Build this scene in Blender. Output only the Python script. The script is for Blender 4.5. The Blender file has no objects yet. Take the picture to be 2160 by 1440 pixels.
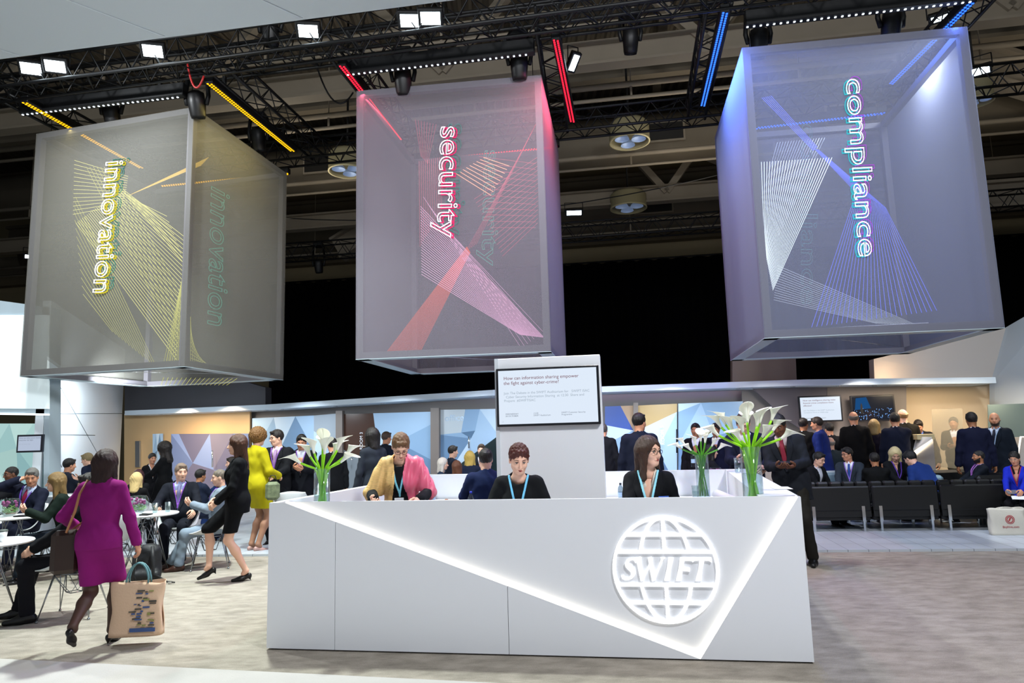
import bpy, math, random
import numpy as np
from mathutils import Vector, Matrix
random.seed(7)
SC = bpy.context.scene
COL = SC.collection
# ---------------------------------------------------------------- camera
F = 1440.0; CX, CY = 1080.0, 720.0; CAMH = 1.62
_up = np.array([783.0 - CX, 10007.0 + CY, -F]); _up /= np.linalg.norm(_up)
_fw = np.array([0, 0, -1.0]); _fy = _fw - _up * _fw.dot(_up); _fy /= np.linalg.norm(_fy)
_fx = np.cross(_fy, _up)
CM = np.array([_fx, _fy, _up])
CC = np.array([0, 0, CAMH])
cam_data = bpy.data.cameras.new('camera'); cam = bpy.data.objects.new('camera', cam_data); COL.objects.link(cam)
cam_data.sensor_width = 36.0; cam_data.lens = 36.0 * F / 2160.0; cam_data.clip_end = 200
cam.matrix_world = Matrix.Translation((0, 0, CAMH)) @ Matrix(CM.tolist()).to_4x4()
SC.camera = cam
# ---------------------------------------------------------------- exposure, ambience of the hall
SC.view_settings.view_transform = 'Standard'; SC.view_settings.look = 'None'
SC.view_settings.gamma = 1.0; SC.view_settings.use_curve_mapping = False
SC.view_settings.exposure = 0.0
w = bpy.data.worlds.new('world'); SC.world = w; w.use_nodes = True
w.node_tree.nodes['Background'].inputs[0].default_value = (0.80, 0.90, 1.0, 1)
w.node_tree.nodes['Background'].inputs[1].default_value = 0.40
try:
    SC.cycles.transparent_max_bounces = 24; SC.cycles.max_bounces = 8
except Exception: pass

def area_light(name, loc, target, size, power, color=(1, 1, 1), spread=180, size_y=None):
    d = bpy.data.lights.new(name, 'AREA'); d.energy = power; d.color = color; d.size = size
    d.spread = math.radians(spread)
    if size_y: d.shape = 'RECTANGLE'; d.size_y = size_y
    o = bpy.data.objects.new(name, d); COL.objects.link(o); o.location = loc
    v = Vector(target) - Vector(loc); o.rotation_euler = v.to_track_quat('-Z', 'Y').to_euler()
    return o
# floodlights on the rig behind and above the camera, and over the stand
area_light('house_lamp', (-1.5, 1.5, 7.0), (-0.5, 7.0, 0.5), 1.0, 600, (0.95, 0.97, 1.0))
area_light('house_lamp', (3.5, 1.0, 7.0), (1.5, 8.0, 0.5), 1.0, 560, (0.95, 0.97, 1.0))
area_light('house_lamp', (-7.0, 8.6, 7.2), (-5.5, 10.5, 0.0), 0.3, 380, (0.93, 0.98, 1.0))
area_light('house_lamp', (-3.0, 8.0, 7.2), (-3.6, 7.2, 0.0), 0.3, 380, (0.88, 1.0, 0.94), 110)
area_light('house_lamp', (1.0, 8.0, 7.2), (1.0, 8.0, 0.0), 0.3, 220, (0.93, 0.98, 1.0))
area_light('house_lamp', (6.8, 9.8, 7.2), (6.0, 11.0, 0.0), 0.3, 260, (0.85, 0.94, 1.0))
# added unseen fill lights, aimed up to brighten the dark roof
for _x, _y in ((-11, 9), (-2, 7), (8, 7), (-6, 18), (5, 17), (14, 14)): area_light('roof_fill', (_x, _y, 7.9), (_x, _y, 13), 3.0, 72, (1.0, 0.9, 0.74))

# ---------------------------------------------------------------- helpers
def ray(x, y): return CM @ np.array([x - CX, -(y - CY), -F])
def PZ(x, y, z):
    d = ray(x, y); return CC + d * ((z - CAMH) / d[2])
def PY(x, y, Y):
    d = ray(x, y); return CC + d * (Y / d[1])
def PPL(x, y, p0, ang):
    """pixel ray on a vertical plane through p0 that runs along ang (radians)"""
    n = np.array([-math.sin(ang), math.cos(ang), 0]); d = ray(x, y)
    return CC + d * (n.dot(np.array([p0[0], p0[1], 0]) - CC * np.array([1, 1, 0])) / n.dot(d))
def hor(x): return 913 - 0.0277 * (x - 1080)
def colr(c):
    if isinstance(c, str):
        c = [int(c[i:i + 2], 16) / 255 for i in (0, 2, 4)]
        c = [v / 12.92 if v < .04045 else ((v + .055) / 1.055) ** 2.4 for v in c]
    return (c[0], c[1], c[2], 1)
MATS = {}
def mat(name, c='808080', rough=.6, metal=0, emit=None, es=1.0, trans=0, alpha=None, bump=0, bs=60, var=0, vs=8, sheen=0, coat=0, stretch=None, ior=1.45, spec=.5):
    if name in MATS: return MATS[name]
    m = bpy.data.materials.new(name); m.use_nodes = True; N = m.node_tree.nodes; L = m.node_tree.links
    b = N['Principled BSDF']; b.inputs['Base Color'].default_value = colr(c)
    b.inputs['Roughness'].default_value = rough; b.inputs['Metallic'].default_value = metal
    b.inputs['Transmission Weight'].default_value = trans; b.inputs['IOR'].default_value = ior
    b.inputs['Specular IOR Level'].default_value = spec
    if sheen: b.inputs['Sheen Weight'].default_value = sheen
    if coat: b.inputs['Coat Weight'].default_value = coat
    if alpha is not None: b.inputs['Alpha'].default_value = alpha
    if emit is not None:
        b.inputs['Emission Color'].default_value = colr(emit); b.inputs['Emission Strength'].default_value = es
    if bump or var:
        tc = N.new('ShaderNodeTexCoord'); src = tc.outputs['Object']
        if stretch:
            mp = N.new('ShaderNodeMapping'); mp.inputs['Scale'].default_value = stretch; L.new(src, mp.inputs[0]); src = mp.outputs[0]
        if bump:
            n = N.new('ShaderNodeTexNoise'); n.inputs['Scale'].default_value = bs; n.inputs['Detail'].default_value = 3; L.new(src, n.inputs['Vector'])
            bu = N.new('ShaderNodeBump'); bu.inputs['Strength'].default_value = bump; bu.inputs['Distance'].default_value = .01
            L.new(n.outputs[0], bu.inputs['Height']); L.new(bu.outputs[0], b.inputs['Normal'])
        if var:
            n = N.new('ShaderNodeTexNoise'); n.inputs['Scale'].default_value = vs; n.inputs['Detail'].default_value = 4; L.new(src, n.inputs['Vector'])
            mx = N.new('ShaderNodeMix'); mx.data_type = 'RGBA'; cc = colr(c)
            mx.inputs[6].default_value = tuple(min(1, v * (1 - var)) for v in cc[:3]) + (1,)
            mx.inputs[7].default_value = tuple(min(1, v * (1 + var)) for v in cc[:3]) + (1,)
            L.new(n.outputs[0], mx.inputs[0]); L.new(mx.outputs[2], b.inputs['Base Color'])
    MATS[name] = m; return m
def glow(name, c, s):
    if name in MATS: return MATS[name]
    m = bpy.data.materials.new(name); m.use_nodes = True; N = m.node_tree.nodes; L = m.node_tree.links
    N.clear(); e = N.new('ShaderNodeEmission'); e.inputs[0].default_value = colr(c); e.inputs[1].default_value = s
    o = N.new('ShaderNodeOutputMaterial'); L.new(e.outputs[0], o.inputs[0]); MATS[name] = m; return m
def gauze(name, c, tr=.5, thru=.5):
    """woven see-through fabric: part open weave, part threads that scatter and pass light"""
    if name in MATS: return MATS[name]
    m = bpy.data.materials.new(name); m.use_nodes = True; N = m.node_tree.nodes; L = m.node_tree.links; N.clear()
    t = N.new('ShaderNodeBsdfTransparent'); d = N.new('ShaderNodeBsdfDiffuse'); d.inputs[0].default_value = colr(c)
    tl = N.new('ShaderNodeBsdfTranslucent'); tl.inputs[0].default_value = colr(c)
    a = N.new('ShaderNodeMixShader'); a.inputs[0].default_value = thru; L.new(d.outputs[0], a.inputs[1]); L.new(tl.outputs[0], a.inputs[2])
    a2 = a
    x = N.new('ShaderNodeMixShader'); x.inputs[0].default_value = 1 - tr; L.new(t.outputs[0], x.inputs[1]); L.new(a2.outputs[0], x.inputs[2])
    o = N.new('ShaderNodeOutputMaterial'); L.new(x.outputs[0], o.inputs[0]); MATS[name] = m; return m
def clear_glass(name, c='ffffff', tint=.9, gl=.12, rough=.0):
    if name in MATS: return MATS[name]
    m = bpy.data.materials.new(name); m.use_nodes = True; N = m.node_tree.nodes; L = m.node_tree.links; N.clear()
    t = N.new('ShaderNodeBsdfTransparent'); t.inputs[0].default_value = tuple(v * tint for v in colr(c)[:3]) + (1,)
    g = N.new('ShaderNodeBsdfGlossy'); g.inputs['Roughness'].default_value = rough
    fr = N.new('ShaderNodeLayerWeight'); fr.inputs[0].default_value = .5
    pw_ = N.new('ShaderNodeMath'); pw_.operation = 'POWER'; pw_.inputs[1].default_value = 3.5; L.new(fr.outputs['Facing'], pw_.inputs[0])
    ma = N.new('ShaderNodeMath'); ma.operation = 'MULTIPLY_ADD'; ma.inputs[1].default_value = .6; ma.inputs[2].default_value = gl; L.new(pw_.outputs[0], ma.inputs[0])
    x = N.new('ShaderNodeMixShader'); L.new(ma.outputs[0], x.inputs[0]); L.new(t.outputs[0], x.inputs[1]); L.new(g.outputs[0], x.inputs[2])
    o = N.new('ShaderNodeOutputMaterial'); L.new(x.outputs[0], o.inputs[0]); MATS[name] = m; return m

def rotz(a): return np.array([[math.cos(a), -math.sin(a), 0], [math.sin(a), math.cos(a), 0], [0, 0, 1]])
def rotx(a): return np.array([[1, 0, 0], [0, math.cos(a), -math.sin(a)], [0, math.sin(a), math.cos(a)]])
def roty(a): return np.array([[math.cos(a), 0, math.sin(a)], [0, 1, 0], [-math.sin(a), 0, math.cos(a)]])
I3 = np.eye(3)
def perp(d):
    d = np.array(d, float); d /= np.linalg.norm(d) + 1e-12
    a = np.array([0, 0, 1.0]) if abs(d[2]) < .9 else np.array([1.0, 0, 0])
    u = np.cross(d, a); u /= np.linalg.norm(u); return u, np.cross(d, u)
class MB:
    def __init__(s): s.v = []; s.f = []; s.mi = []; s.sm = []
    def add(s, V, Fs, m=0, smooth=False):
        o = len(s.v); s.v += [tuple(map(float, p)) for p in V]
        for f in Fs: s.f.append([i + o for i in f]); s.mi.append(m); s.sm.append(smooth)
        return s
    def box(s, c, d, R=I3, m=0, bev=0):
        c = np.array(c, float); x, y, z = d[0] / 2, d[1] / 2, d[2] / 2
        if bev:
            b = min(bev, x * .9, y * .9, z * .9); V = []; Fs = []
            for (X, Y, Z) in ((x - b, y - b, z), (x, y, z - b), (x, y, -z + b), (x - b, y - b, -z)):
                k = 0 if abs(Z) == z else b
                V += [(-X + 0, -Y + (b if k else 0), Z), (-X + (b if k else 0), -Y, Z), (X - (b if k else 0), -Y, Z), (X, -Y + (b if k else 0), Z),
                      (X, Y - (b if k else 0), Z), (X - (b if k else 0), Y, Z), (-X + (b if k else 0), Y, Z), (-X, Y - (b if k else 0), Z)]
            for r in range(3):
                for i in range(8): j = (i + 1) % 8; Fs.append([r * 8 + i, (r + 1) * 8 + i, (r + 1) * 8 + j, r * 8 + j])
            Fs.append(list(range(8))); Fs.append(list(range(31, 23, -1)))
            return s.add([c + R @ np.array(p) for p in V], Fs, m)
        V = [c + R @ np.array([sx * x, sy * y, sz * z]) for sz in (-1, 1) for sy in (-1, 1) for sx in (-1, 1)]
        return s.add(V, [[0, 2, 3, 1], [4, 5, 7, 6], [0, 1, 5, 4], [2, 6, 7, 3], [0, 4, 6, 2], [1, 3, 7, 5]], m)
    def tube(s, pts, r, n=8, m=0, cap=True, close=False, smooth=True):
        pts = [np.array(p, float) for p in pts]; k = len(pts); rs = r if hasattr(r, '__len__') else [r] * k
        V = []; Fs = []; u = None
        for i, p in enumerate(pts):
            if close: d = pts[(i + 1) % k] - pts[i - 1]
            else: d = pts[min(i + 1, k - 1)] - pts[max(i - 1, 0)]
            d = d / (np.linalg.norm(d) + 1e-12)
            if u is None: u, _ = perp(d)
            else:
                u = u - d * u.dot(d); u /= np.linalg.norm(u) + 1e-12
            w_ = np.cross(d, u)
            for j in range(n):
                a = 2 * math.pi * j / n; V.append(p + (u * math.cos(a) + w_ * math.sin(a)) * rs[i])
        for i in range(k if close else k - 1):
            for j in range(n):
                a, b = i * n, ((i + 1) % k) * n; j2 = (j + 1) % n; Fs.append([a + j, a + j2, b + j2, b + j])
        if cap and not close: Fs.append(list(range(n - 1, -1, -1))); Fs.append([(k - 1) * n + j for j in range(n)])
        return s.add(V, Fs, m, smooth)
    def lathe(s, prof, c=(0, 0, 0), n=24, m=0, smooth=True, R=I3, sx=1, sy=1, cap=True):
        cap = cap and prof[0] != prof[-1]
        V = []; Fs = []; c = np.array(c, float)
        for (r, z) in prof:
            for j in range(n):
                a = 2 * math.pi * j / n; V.append(c + R @ np.array([r * math.cos(a) * sx, r * math.sin(a) * sy, z]))
        for i in range(len(prof) - 1):
            for j in range(n): j2 = (j + 1) % n; Fs.append([i * n + j, i * n + j2, (i + 1) * n + j2, (i + 1) * n + j])
        if cap and prof[0][0] > 1e-6: Fs.append(list(range(n - 1, -1, -1)))
        if cap and prof[-1][0] > 1e-6: Fs.append([(len(prof) - 1) * n + j for j in range(n)])
        return s.add(V, Fs, m, smooth)
    def ball(s, c, r, n=12, m=0, R=I3):
        r = r if hasattr(r, '__len__') else (r, r, r)
        V = []; Fs = []; k = n // 2 + 1; c = np.array(c, float)
        for i in range(k + 1):
            t = math.pi * i / k
            for j in range(n):
                a = 2 * math.pi * j / n
                V.append(c + R @ np.array([r[0] * math.sin(t) * math.cos(a), r[1] * math.sin(t) * math.sin(a), r[2] * math.cos(t)]))
        for i in range(k):
            for j in range(n): j2 = (j + 1) % n; Fs.append([i * n + j, (i + 1) * n + j, (i + 1) * n + j2, i * n + j2])
        return s.add(V, Fs, m, True)
    def slab(s, poly, off, m=0):
        """3-D polygon extruded along vector off"""
        P = [np.array(p, float) for p in poly]; n = len(P); off = np.array(off, float)
        V = P + [p + off for p in P]
        return s.add(V, [list(range(n)), list(range(2 * n - 1, n - 1, -1))] + [[i, i + n, (i + 1) % n + n, (i + 1) % n] for i in range(n)], m)
    def grid(s, fn, nu, nv, m=0, smooth=True, thick=None):
        V = [fn(i / nu, j / nv) for j in range(nv + 1) for i in range(nu + 1)]
        Fs = [[j * (nu + 1) + i, j * (nu + 1) + i + 1, (j + 1) * (nu + 1) + i + 1, (j + 1) * (nu + 1) + i] for j in range(nv) for i in range(nu)]
        if thick:
            A = np.array(V, float).reshape(nv + 1, nu + 1, 3); gu = np.gradient(A, axis=1); gv = np.gradient(A, axis=0)
            nn = np.cross(gu, gv); nn /= np.linalg.norm(nn, axis=2, keepdims=True) + 1e-9
            B = (A - nn * thick).reshape(-1, 3); o = len(V); V = list(A.reshape(-1, 3)) + list(B)
            G = [[o + a for a in f[::-1]] for f in Fs]; E = []
            W = nu + 1
            rim = [i for i in range(W)] + [j * W + nu for j in range(1, nv + 1)] + [nv * W + i for i in range(nu - 1, -1, -1)] + [j * W for j in range(nv - 1, 0, -1)]
            for a, b in zip(rim, rim[1:] + rim[:1]): E.append([b, a, a + o, b + o])
            Fs = Fs + G + E
        return s.add(V, Fs, m, smooth)
    def obj(s, name, mats, parent=None, loc=None, rot=None, label=None):
        me = bpy.data.meshes.new(name); me.from_pydata(s.v, [], s.f); me.validate(verbose=False)
        if not isinstance(mats, (list, tuple)): mats = [mats]
        for m in mats: me.materials.append(m)
        if len(me.polygons) == len(s.f):
            me.polygons.foreach_set('material_index', s.mi); me.polygons.foreach_set('use_smooth', s.sm)
        me.update()
        o = bpy.data.objects.new(name, me); COL.objects.link(o)
        if parent is not None: o.parent = parent
        if loc is not None: o.location = loc
        if rot is not None: o.rotation_euler = rot
        if label: o['label'] = label
        return o
def tag(o, label, cat, group=None, kind=None):
    o['label'] = label; o['category'] = cat
    if group: o['group'] = group
    if kind: o['kind'] = kind
    return o
def thing(name, label, cat, loc=(0, 0, 0), rz=0, group=None):
    o = bpy.data.objects.new(name, None); COL.objects.link(o); o.location = tuple(map(float, loc)); o.rotation_euler = (0, 0, rz)
    o.empty_display_size = .1
    return tag(o, label, cat, group)
def struct(o): o['kind'] = 'structure'; return o
def dup(root, loc, rz, label, group=None):
    r = root.copy(); COL.objects.link(r); r.location = tuple(map(float, loc)); r.rotation_euler = (0, 0, rz); r['label'] = label
    if group: r['group'] = group
    for ch in list(root.children):
        c = ch.copy(); COL.objects.link(c); c.parent = r
        for g in ch.children:
            d = g.copy(); COL.objects.link(d); d.parent = c
    return r
def text_obj(s, name, size, material, parent=None, M=None, extrude=.001, outline=0, shear=0, spacing=1, align='LEFT', offset=0):
    cu = bpy.data.curves.new(name, 'FONT'); cu.body = s; cu.size = size; cu.extrude = extrude; cu.shear = shear; cu.space_character = spacing
    cu.align_x = align; cu.resolution_u = 4; cu.offset = offset
    if outline: cu.fill_mode = 'NONE'; cu.extrude = 0; cu.bevel_depth = outline; cu.bevel_resolution = 1
    t = bpy.data.objects.new(name, cu); COL.objects.link(t); bpy.context.view_layer.update()
    dg = bpy.context.evaluated_depsgraph_get(); me = bpy.data.meshes.new_from_object(t.evaluated_get(dg)); me.name = name
    bpy.data.objects.remove(t); bpy.data.curves.remove(cu)
    me.materials.clear(); me.materials.append(material)
    o = bpy.data.objects.new(name, me); COL.objects.link(o)
    if parent is not None: o.parent = parent
    if M is not None: o.matrix_local = M
    return o
def frame_mat(o, x, y, z):
    """4x4 matrix from origin and three axis vectors"""
    M = Matrix.Identity(4)
    for i, a in enumerate((x, y, z)):
        for k in range(3): M[k][i] = float(a[k])
    for k in range(3): M[k][3] = float(o[k])
    return M
# ---------------------------------------------------------------- implicit surfaces (numpy) for people
def surface_nets(vals, org, h):
    S = vals < 0; nx, ny, nz = vals.shape
    cells = np.zeros((nx - 1, ny - 1, nz - 1), bool)
    c8 = [S[i:nx - 1 + i, j:ny - 1 + j, k:nz - 1 + k] for i in (0, 1) for j in (0, 1) for k in (0, 1)]
    anyi = c8[0].copy(); alli = c8[0].copy()
    for c in c8[1:]: anyi |= c; alli &= c
    cells = anyi & ~alli
    idx = np.argwhere(cells)
    if len(idx) == 0: return np.zeros((0, 3)), np.zeros((0, 4), int)
    acc = np.zeros((len(idx), 3)); cnt = np.zeros(len(idx))
    for ax in range(3):
        o1, o2 = [a for a in range(3) if a != ax]
        for a in (0, 1):
            for b in (0, 1):
                s0 = idx.copy(); s0[:, o1] += a; s0[:, o2] += b; s1 = s0.copy(); s1[:, ax] += 1
                v0 = vals[s0[:, 0], s0[:, 1], s0[:, 2]]; v1 = vals[s1[:, 0], s1[:, 1], s1[:, 2]]
                m = (v0 < 0) != (v1 < 0); t = np.where(m, v0 / np.where(m, v0 - v1, 1), 0)
                p = s0.astype(float); p[:, ax] += t; acc += p * m[:, None]; cnt += m
    V = acc / cnt[:, None]
    num = -np.ones(cells.shape, int); num[cells] = np.arange(len(idx))
    faces = []
    for ax in range(3):
        o1, o2 = [(1, 2), (2, 0), (0, 1)][ax]
        sl0 = [slice(None)] * 3; sl1 = [slice(None)] * 3; sl0[ax] = slice(0, -1); sl1[ax] = slice(1, None)
        A = S[tuple(sl0)]; B = S[tuple(sl1)]; ch = A != B
        e = np.argwhere(ch); ok = (e[:, o1] > 0) & (e[:, o2] > 0)
        ok &= (e[:, o1] < vals.shape[o1] - 1) & (e[:, o2] < vals.shape[o2] - 1); e = e[ok]
        ins = A[e[:, 0], e[:, 1], e[:, 2]]
        q = []
        for (a, b) in ((0, 0), (1, 0), (1, 1), (0, 1)):
            c = e.copy(); c[:, o1] -= a; c[:, o2] -= b; q.append(num[c[:, 0], c[:, 1], c[:, 2]])
        q = np.stack(q, 1); q[~ins] = q[~ins][:, ::-1]; faces.append(q)
    Fq = np.concatenate(faces); Fq = Fq[:, ::-1]
    # one relaxation pass
    V2 = np.zeros_like(V); c = np.zeros(len(V))
    for i in range(4):
        a, b = Fq[:, i], Fq[:, (i + 1) % 4]
        np.add.at(V2, a, V[b]); np.add.at(c, a, 1)
    V = V * .5 + .5 * V2 / np.maximum(c, 1)[:, None]
    return V * h + org, Fq
def rc(P, a, b, ra, rb):
    a = np.asarray(a, float); b = np.asarray(b, float); d = b - a; t = np.clip(((P - a) @ d) / (d @ d + 1e-12), 0, 1)
    return np.linalg.norm(P - a - t[:, None] * d, axis=1) - (ra + (rb - ra) * t)
def el(P, c, r, R=None):
    q = P - np.asarray(c, float)
    if R is not None: q = q @ R
    r = np.asarray(r, float); k0 = np.linalg.norm(q / r, axis=1); k1 = np.linalg.norm(q / (r * r), axis=1)
    return k0 * (k0 - 1) / np.maximum(k1, 1e-6)
def sm(a, b, k):
    h = np.maximum(k - np.abs(a - b), 0) / k; return np.minimum(a, b) - h * h * k * .25
def smx(a, b, k): return -sm(-a, -b, k)
def net(fn, lo, hi, h):
    lo = np.array(lo, float) - 2 * h; hi = np.array(hi, float) + 2 * h
    n = np.maximum(np.ceil((hi - lo) / h).astype(int) + 1, 4)
    g = np.stack(np.meshgrid(*[lo[i] + h * np.arange(n[i]) for i in range(3)], indexing='ij'), -1).reshape(-1, 3)
    v = fn(g).reshape(n)
    v[0] = v[-1] = 1; v[:, 0] = v[:, -1] = 1; v[:, :, 0] = v[:, :, -1] = 1
    return surface_nets(v, lo, h)
def joinnets(parts):
    Vs = []; Fs = []; o = 0
    for V, Fq in parts:
        Vs.append(V); Fs.append(Fq + o); o += len(V)
    return np.concatenate(Vs), np.concatenate(Fs)
def netobj(name, VF, material, parent, label=None):
    V, Fq = VF
    me = bpy.data.meshes.new(name); me.from_pydata(V.tolist(), [], Fq.tolist())
    me.polygons.foreach_set('use_smooth', [True] * len(me.polygons)); me.materials.append(material); me.update()
    o = bpy.data.objects.new(name, me); COL.objects.link(o); o.parent = parent
    if label: o['label'] = label
    return o
def ik(a, t, l1, l2, pole):
    a = np.array(a, float); t = np.array(t, float); d = t - a; D = np.linalg.norm(d)
    if D > (l1 + l2) * .995: t = a + d / D * (l1 + l2) * .995; d = t - a; D = np.linalg.norm(d)
    D = max(D, abs(l1 - l2) + .02); u = d / (np.linalg.norm(d) + 1e-9); x = (l1 * l1 - l2 * l2 + D * D) / (2 * D)
    hh = math.sqrt(max(l1 * l1 - x * x, 0)); p = np.array(pole, float); p = p - u * p.dot(u); p /= np.linalg.norm(p) + 1e-9
    return a + u * x + p * hh, t
def cloth(c, rough=.85):
    v = [int(c[i:i + 2], 16) for i in (0, 2, 4)]
    if max(v) < 90: v = [int(x * .8) for x in v]
    return mat('cloth_' + str(c), '%02x%02x%02x' % tuple(v), rough, bump=.3, bs=14, var=.15, vs=5, spec=.2)
def skinm(c): return mat('skin_' + c, c, .5, var=.06, vs=12)
def hairm(c): return mat('hair_' + c, c, .42, bump=.6, bs=30, stretch=(9, 9, .8), var=.35, vs=20)
SK_L, SK_M, SK_T, SK_D = 'e0b097', 'c98f70', 'a5704f', '6b4430'

def person(label, px, py, Y, h, pose='stand', seat=.45, sex='m', skin=SK_L, hair=('short', '2a1d14'), outfit='suit',
           c1='1c2029', c2='cfd4e2', tie=None, legs=None, shoes='141214', lean=0, side=0, head=(0, 5), rh=None, lh=None, rf=None, lf=None,
           glasses=None, lanyard=None, beard=None, fat=1.0, detail=None, sleeves='long', hem=None, skirt=.5, rpole=None, lpole=None, rn=None, ln=None,
           curl=.45, group=None, twist=0, badge=False, size=None, x=None, tights=None):
    """h: heading in degrees, 0 looks away from the camera, 90 to the left, 180 at the camera"""
    top = PY(px, py, Y); h = h + math.degrees(math.atan2(-(top[0] if x is None else x), top[1])); f = sex == 'f'; sit = pose == 'sit'
    legs = legs or c1; s = size or 1.0
    def skel(s):
        J = {}; pz = (seat / s + .11) if sit else (.93 if not (f and shoes) else .95)
        if not sit and lean > 20: pz -= .02
        J['pel'] = P0 = np.array([0, -.10 if (sit) else -math.sin(math.radians(lean)) * .25, pz])
        Rt = rotx(-math.radians(lean)) @ roty(math.radians(side)) @ rotz(math.radians(twist)); J['Rt'] = Rt
        T = lambda x, y, z: P0 + Rt @ np.array([x, y, z])
        J['T'] = T; J['nb'] = T(0, -.01, .50); hp = T(0, 0, .565)
        Rh = rotz(math.radians(head[0])) @ rotx(-math.radians(head[1])); J['Rh'] = Rh
        J['hc'] = hp + Rh @ np.array([0, .02, .10]); J['top'] = J['hc'] + np.array([0, 0, .116])
        return J
    if size is None:
        for _ in range(12):
            J = skel(s); t = J['top'][2] * s; s *= (1 + .6 * (top[2] - t) / max(t - (seat if sit else 0), .4))
        s = min(max(s, .82), 1.17)
    J = skel(s); T = J['T']; Rt = J['Rt']; Rh = J['Rh']; hc = J['hc']; P0 = J['pel']
    root = thing('person', label, 'person', (0, 0, 0), math.radians(h), group)
    hw = rotz(math.radians(h)) @ (hc * s * np.array([1, 1, 0]))
    root.location = (float((top[0] if x is None else x) - hw[0]), float(top[1] - hw[1]), 0)
    root.scale = (s, s, s)
    near = Y < 7.2; mid = Y < 11.4
    vh = (.0036 if near else .0048 if Y < 9.5 else .0062 if mid else .008) / 1
    vb = .011 if near else .013 if mid else .017
    sw = .150 if f else .178
    S = {}; E_ = {}; W = {}; 
    dflt = {1: (.275, .02, .76), -1: (-.275, .02, .76)}
    for sd, tgt, pole in ((1, rh, rpole), (-1, lh, lpole)):
        S[sd] = T(sd * sw, -.01, .445)
        t = tgt if tgt is not None else ((dflt[sd][0], .03, P0[2] - .15) if not sit else (sd * .13, .30, P0[2] + .09))
        if tgt is not None: t = (tgt[0], tgt[1], tgt[2] + P0[2])
        E_[sd], W[sd] = ik(S[sd], t, .285, .25, pole or (sd * .5, -.6, -.5))
    Hp = {}; K = {}; A = {}
    for sd, ft in ((1, rf), (-1, lf)):
        Hp[sd] = P0 + np.array([sd * .088, 0, -.03])
        t = ft if ft is not None else ((sd * .09, 0, .085) if not sit else (sd * .11, .40, .085))
        if not sit and ft is None and abs(lean) > 20: t = (sd * .09, 0, .085)
        if f and not sit: t = (t[0] * .8, t[1], max(t[2], .115))
        K[sd], A[sd] = ik(Hp[sd], t, .44, .43, (sd * .05, 1, .15))
    hz = .45 if f else .47
    # --- sdf of torso in torso frame
    def torso(P, g=0.0):
        q = (P - P0) @ Rt
        if f:
            d = el(q, (0, -.005, -.03), (.155 * fat, .115 * fat, .13))
            d = sm(d, rc(q * [.72, 1, 1], (0, 0, .03), (0, .005, .30), .092 * fat, .100 * fat), .08)
            d = sm(d, el(q, (0, .005, .33), (.148, .098, .13)), .06)
            d = sm(d, np.minimum(el(q, (.062, .070, .30), (.056, .05, .056)), el(q, (-.062, .07, .30), (.056, .05, .056))), .04)
            d = sm(d, rc(q, (-.115, -.012, .445), (.115, -.012, .445), .05, .05), .06)
        else:
            d = rc(q * [.68, 1, 1], (0, 0, -.05), (0, -.002, .36), .112 * fat, .118 * (1 + (fat - 1) * .5))
            if fat > 1.04: d = sm(d, el(q, (0, .03, .10), (.17 * fat, .13 * fat, .15)), .08)
            d = sm(d, rc(q, (-.152, -.012, .450), (.152, -.012, .450), .050, .050), .06)
        d = sm(d, rc(q, (0, -.015, .44), (0, -.01, .53), .07, .05), .05)
        return d - g, q
    def arm(P, sd, g, end=1.0, fl=0):
        e, wv = E_[sd], W[sd]; wend = e + (wv - e) * end
        d = rc(P, S[sd], e, .050, .040)
        return sm(d, rc(P, e, wend, .040, .029 + fl), .03) - g
    def bounds(pts, r): A_ = np.array(pts); return A_.min(0) - r, A_.max(0) + r
    parts = []
    # --- head, neck
    def headf(P):
        q = (P - hc) @ Rh
        d = el(q, (0, -.014, .022), (.073, .094, .092)); d = sm(d, el(q, (0, .022, -.040), (.058, .064, .070)), .035)
        d = sm(d, el(q, (0, .048, -.092), (.027 if f else .032, .028, .020)), .03)
        jw = .046 if f else .052
        d = sm(d, rc(q, (-jw, .0, -.065), (-.015, .052, -.090), .012, .012), .03); d = sm(d, rc(q, (jw, .0, -.065), (.015, .052, -.090), .012, .012), .03)
        ck = np.minimum(el(q, (.036, .058, -.028), (.02, .018, .02)), el(q, (-.036, .058, -.028), (.02, .018, .02))); d = sm(d, ck, .025)
        d = sm(d, rc(q, (-.034, .072, .027), (.034, .072, .027), .010, .010), .018)
        sk = np.minimum(el(q, (.030, .094, .006), (.018, .014, .012)), el(q, (-.030, .094, .006), (.018, .014, .012))); d = smx(d, -sk, .012)
        d = sm(d, rc(q, (0, .082, .008), (0, .104, -.030), .007, .0115), .012)
        d = sm(d, rc(q, (-.011, .092, -.034), (.011, .092, -.034), .0075, .0075), .006)
        d = sm(d, rc(q, (-.017, .081, -.062), (.017, .081, -.062), .007, .007), .008)
        d = smx(d, -rc(q, (-.020, .0905, -.0625), (.020, .0905, -.0625), .0022, .0022), .004)
        er = np.minimum(el(q, (.075, -.008, -.012), (.009, .017, .030)), el(q, (-.075, -.008, -.012), (.009, .017, .030))); d = sm(d, er, .008)
        d = sm(d, rc(P, hc + Rh @ np.array([0, -.022, -.07]), J['nb'] + np.array([0, 0, -.01]), .046 if f else .054, .052 if f else .06), .03)
        if sleeves != 'shirt':
            d = sm(d, rc(P, T(-.06, -.01, .465), T(.06, -.01, .465), .03, .03), .05)
        return d
    lo, hi = bounds([hc, J['nb']], .12); lo[2] = J['nb'][2] - .05
    parts.append(net(headf, lo, hi, vh))
    # --- hands
    HW = {}
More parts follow.
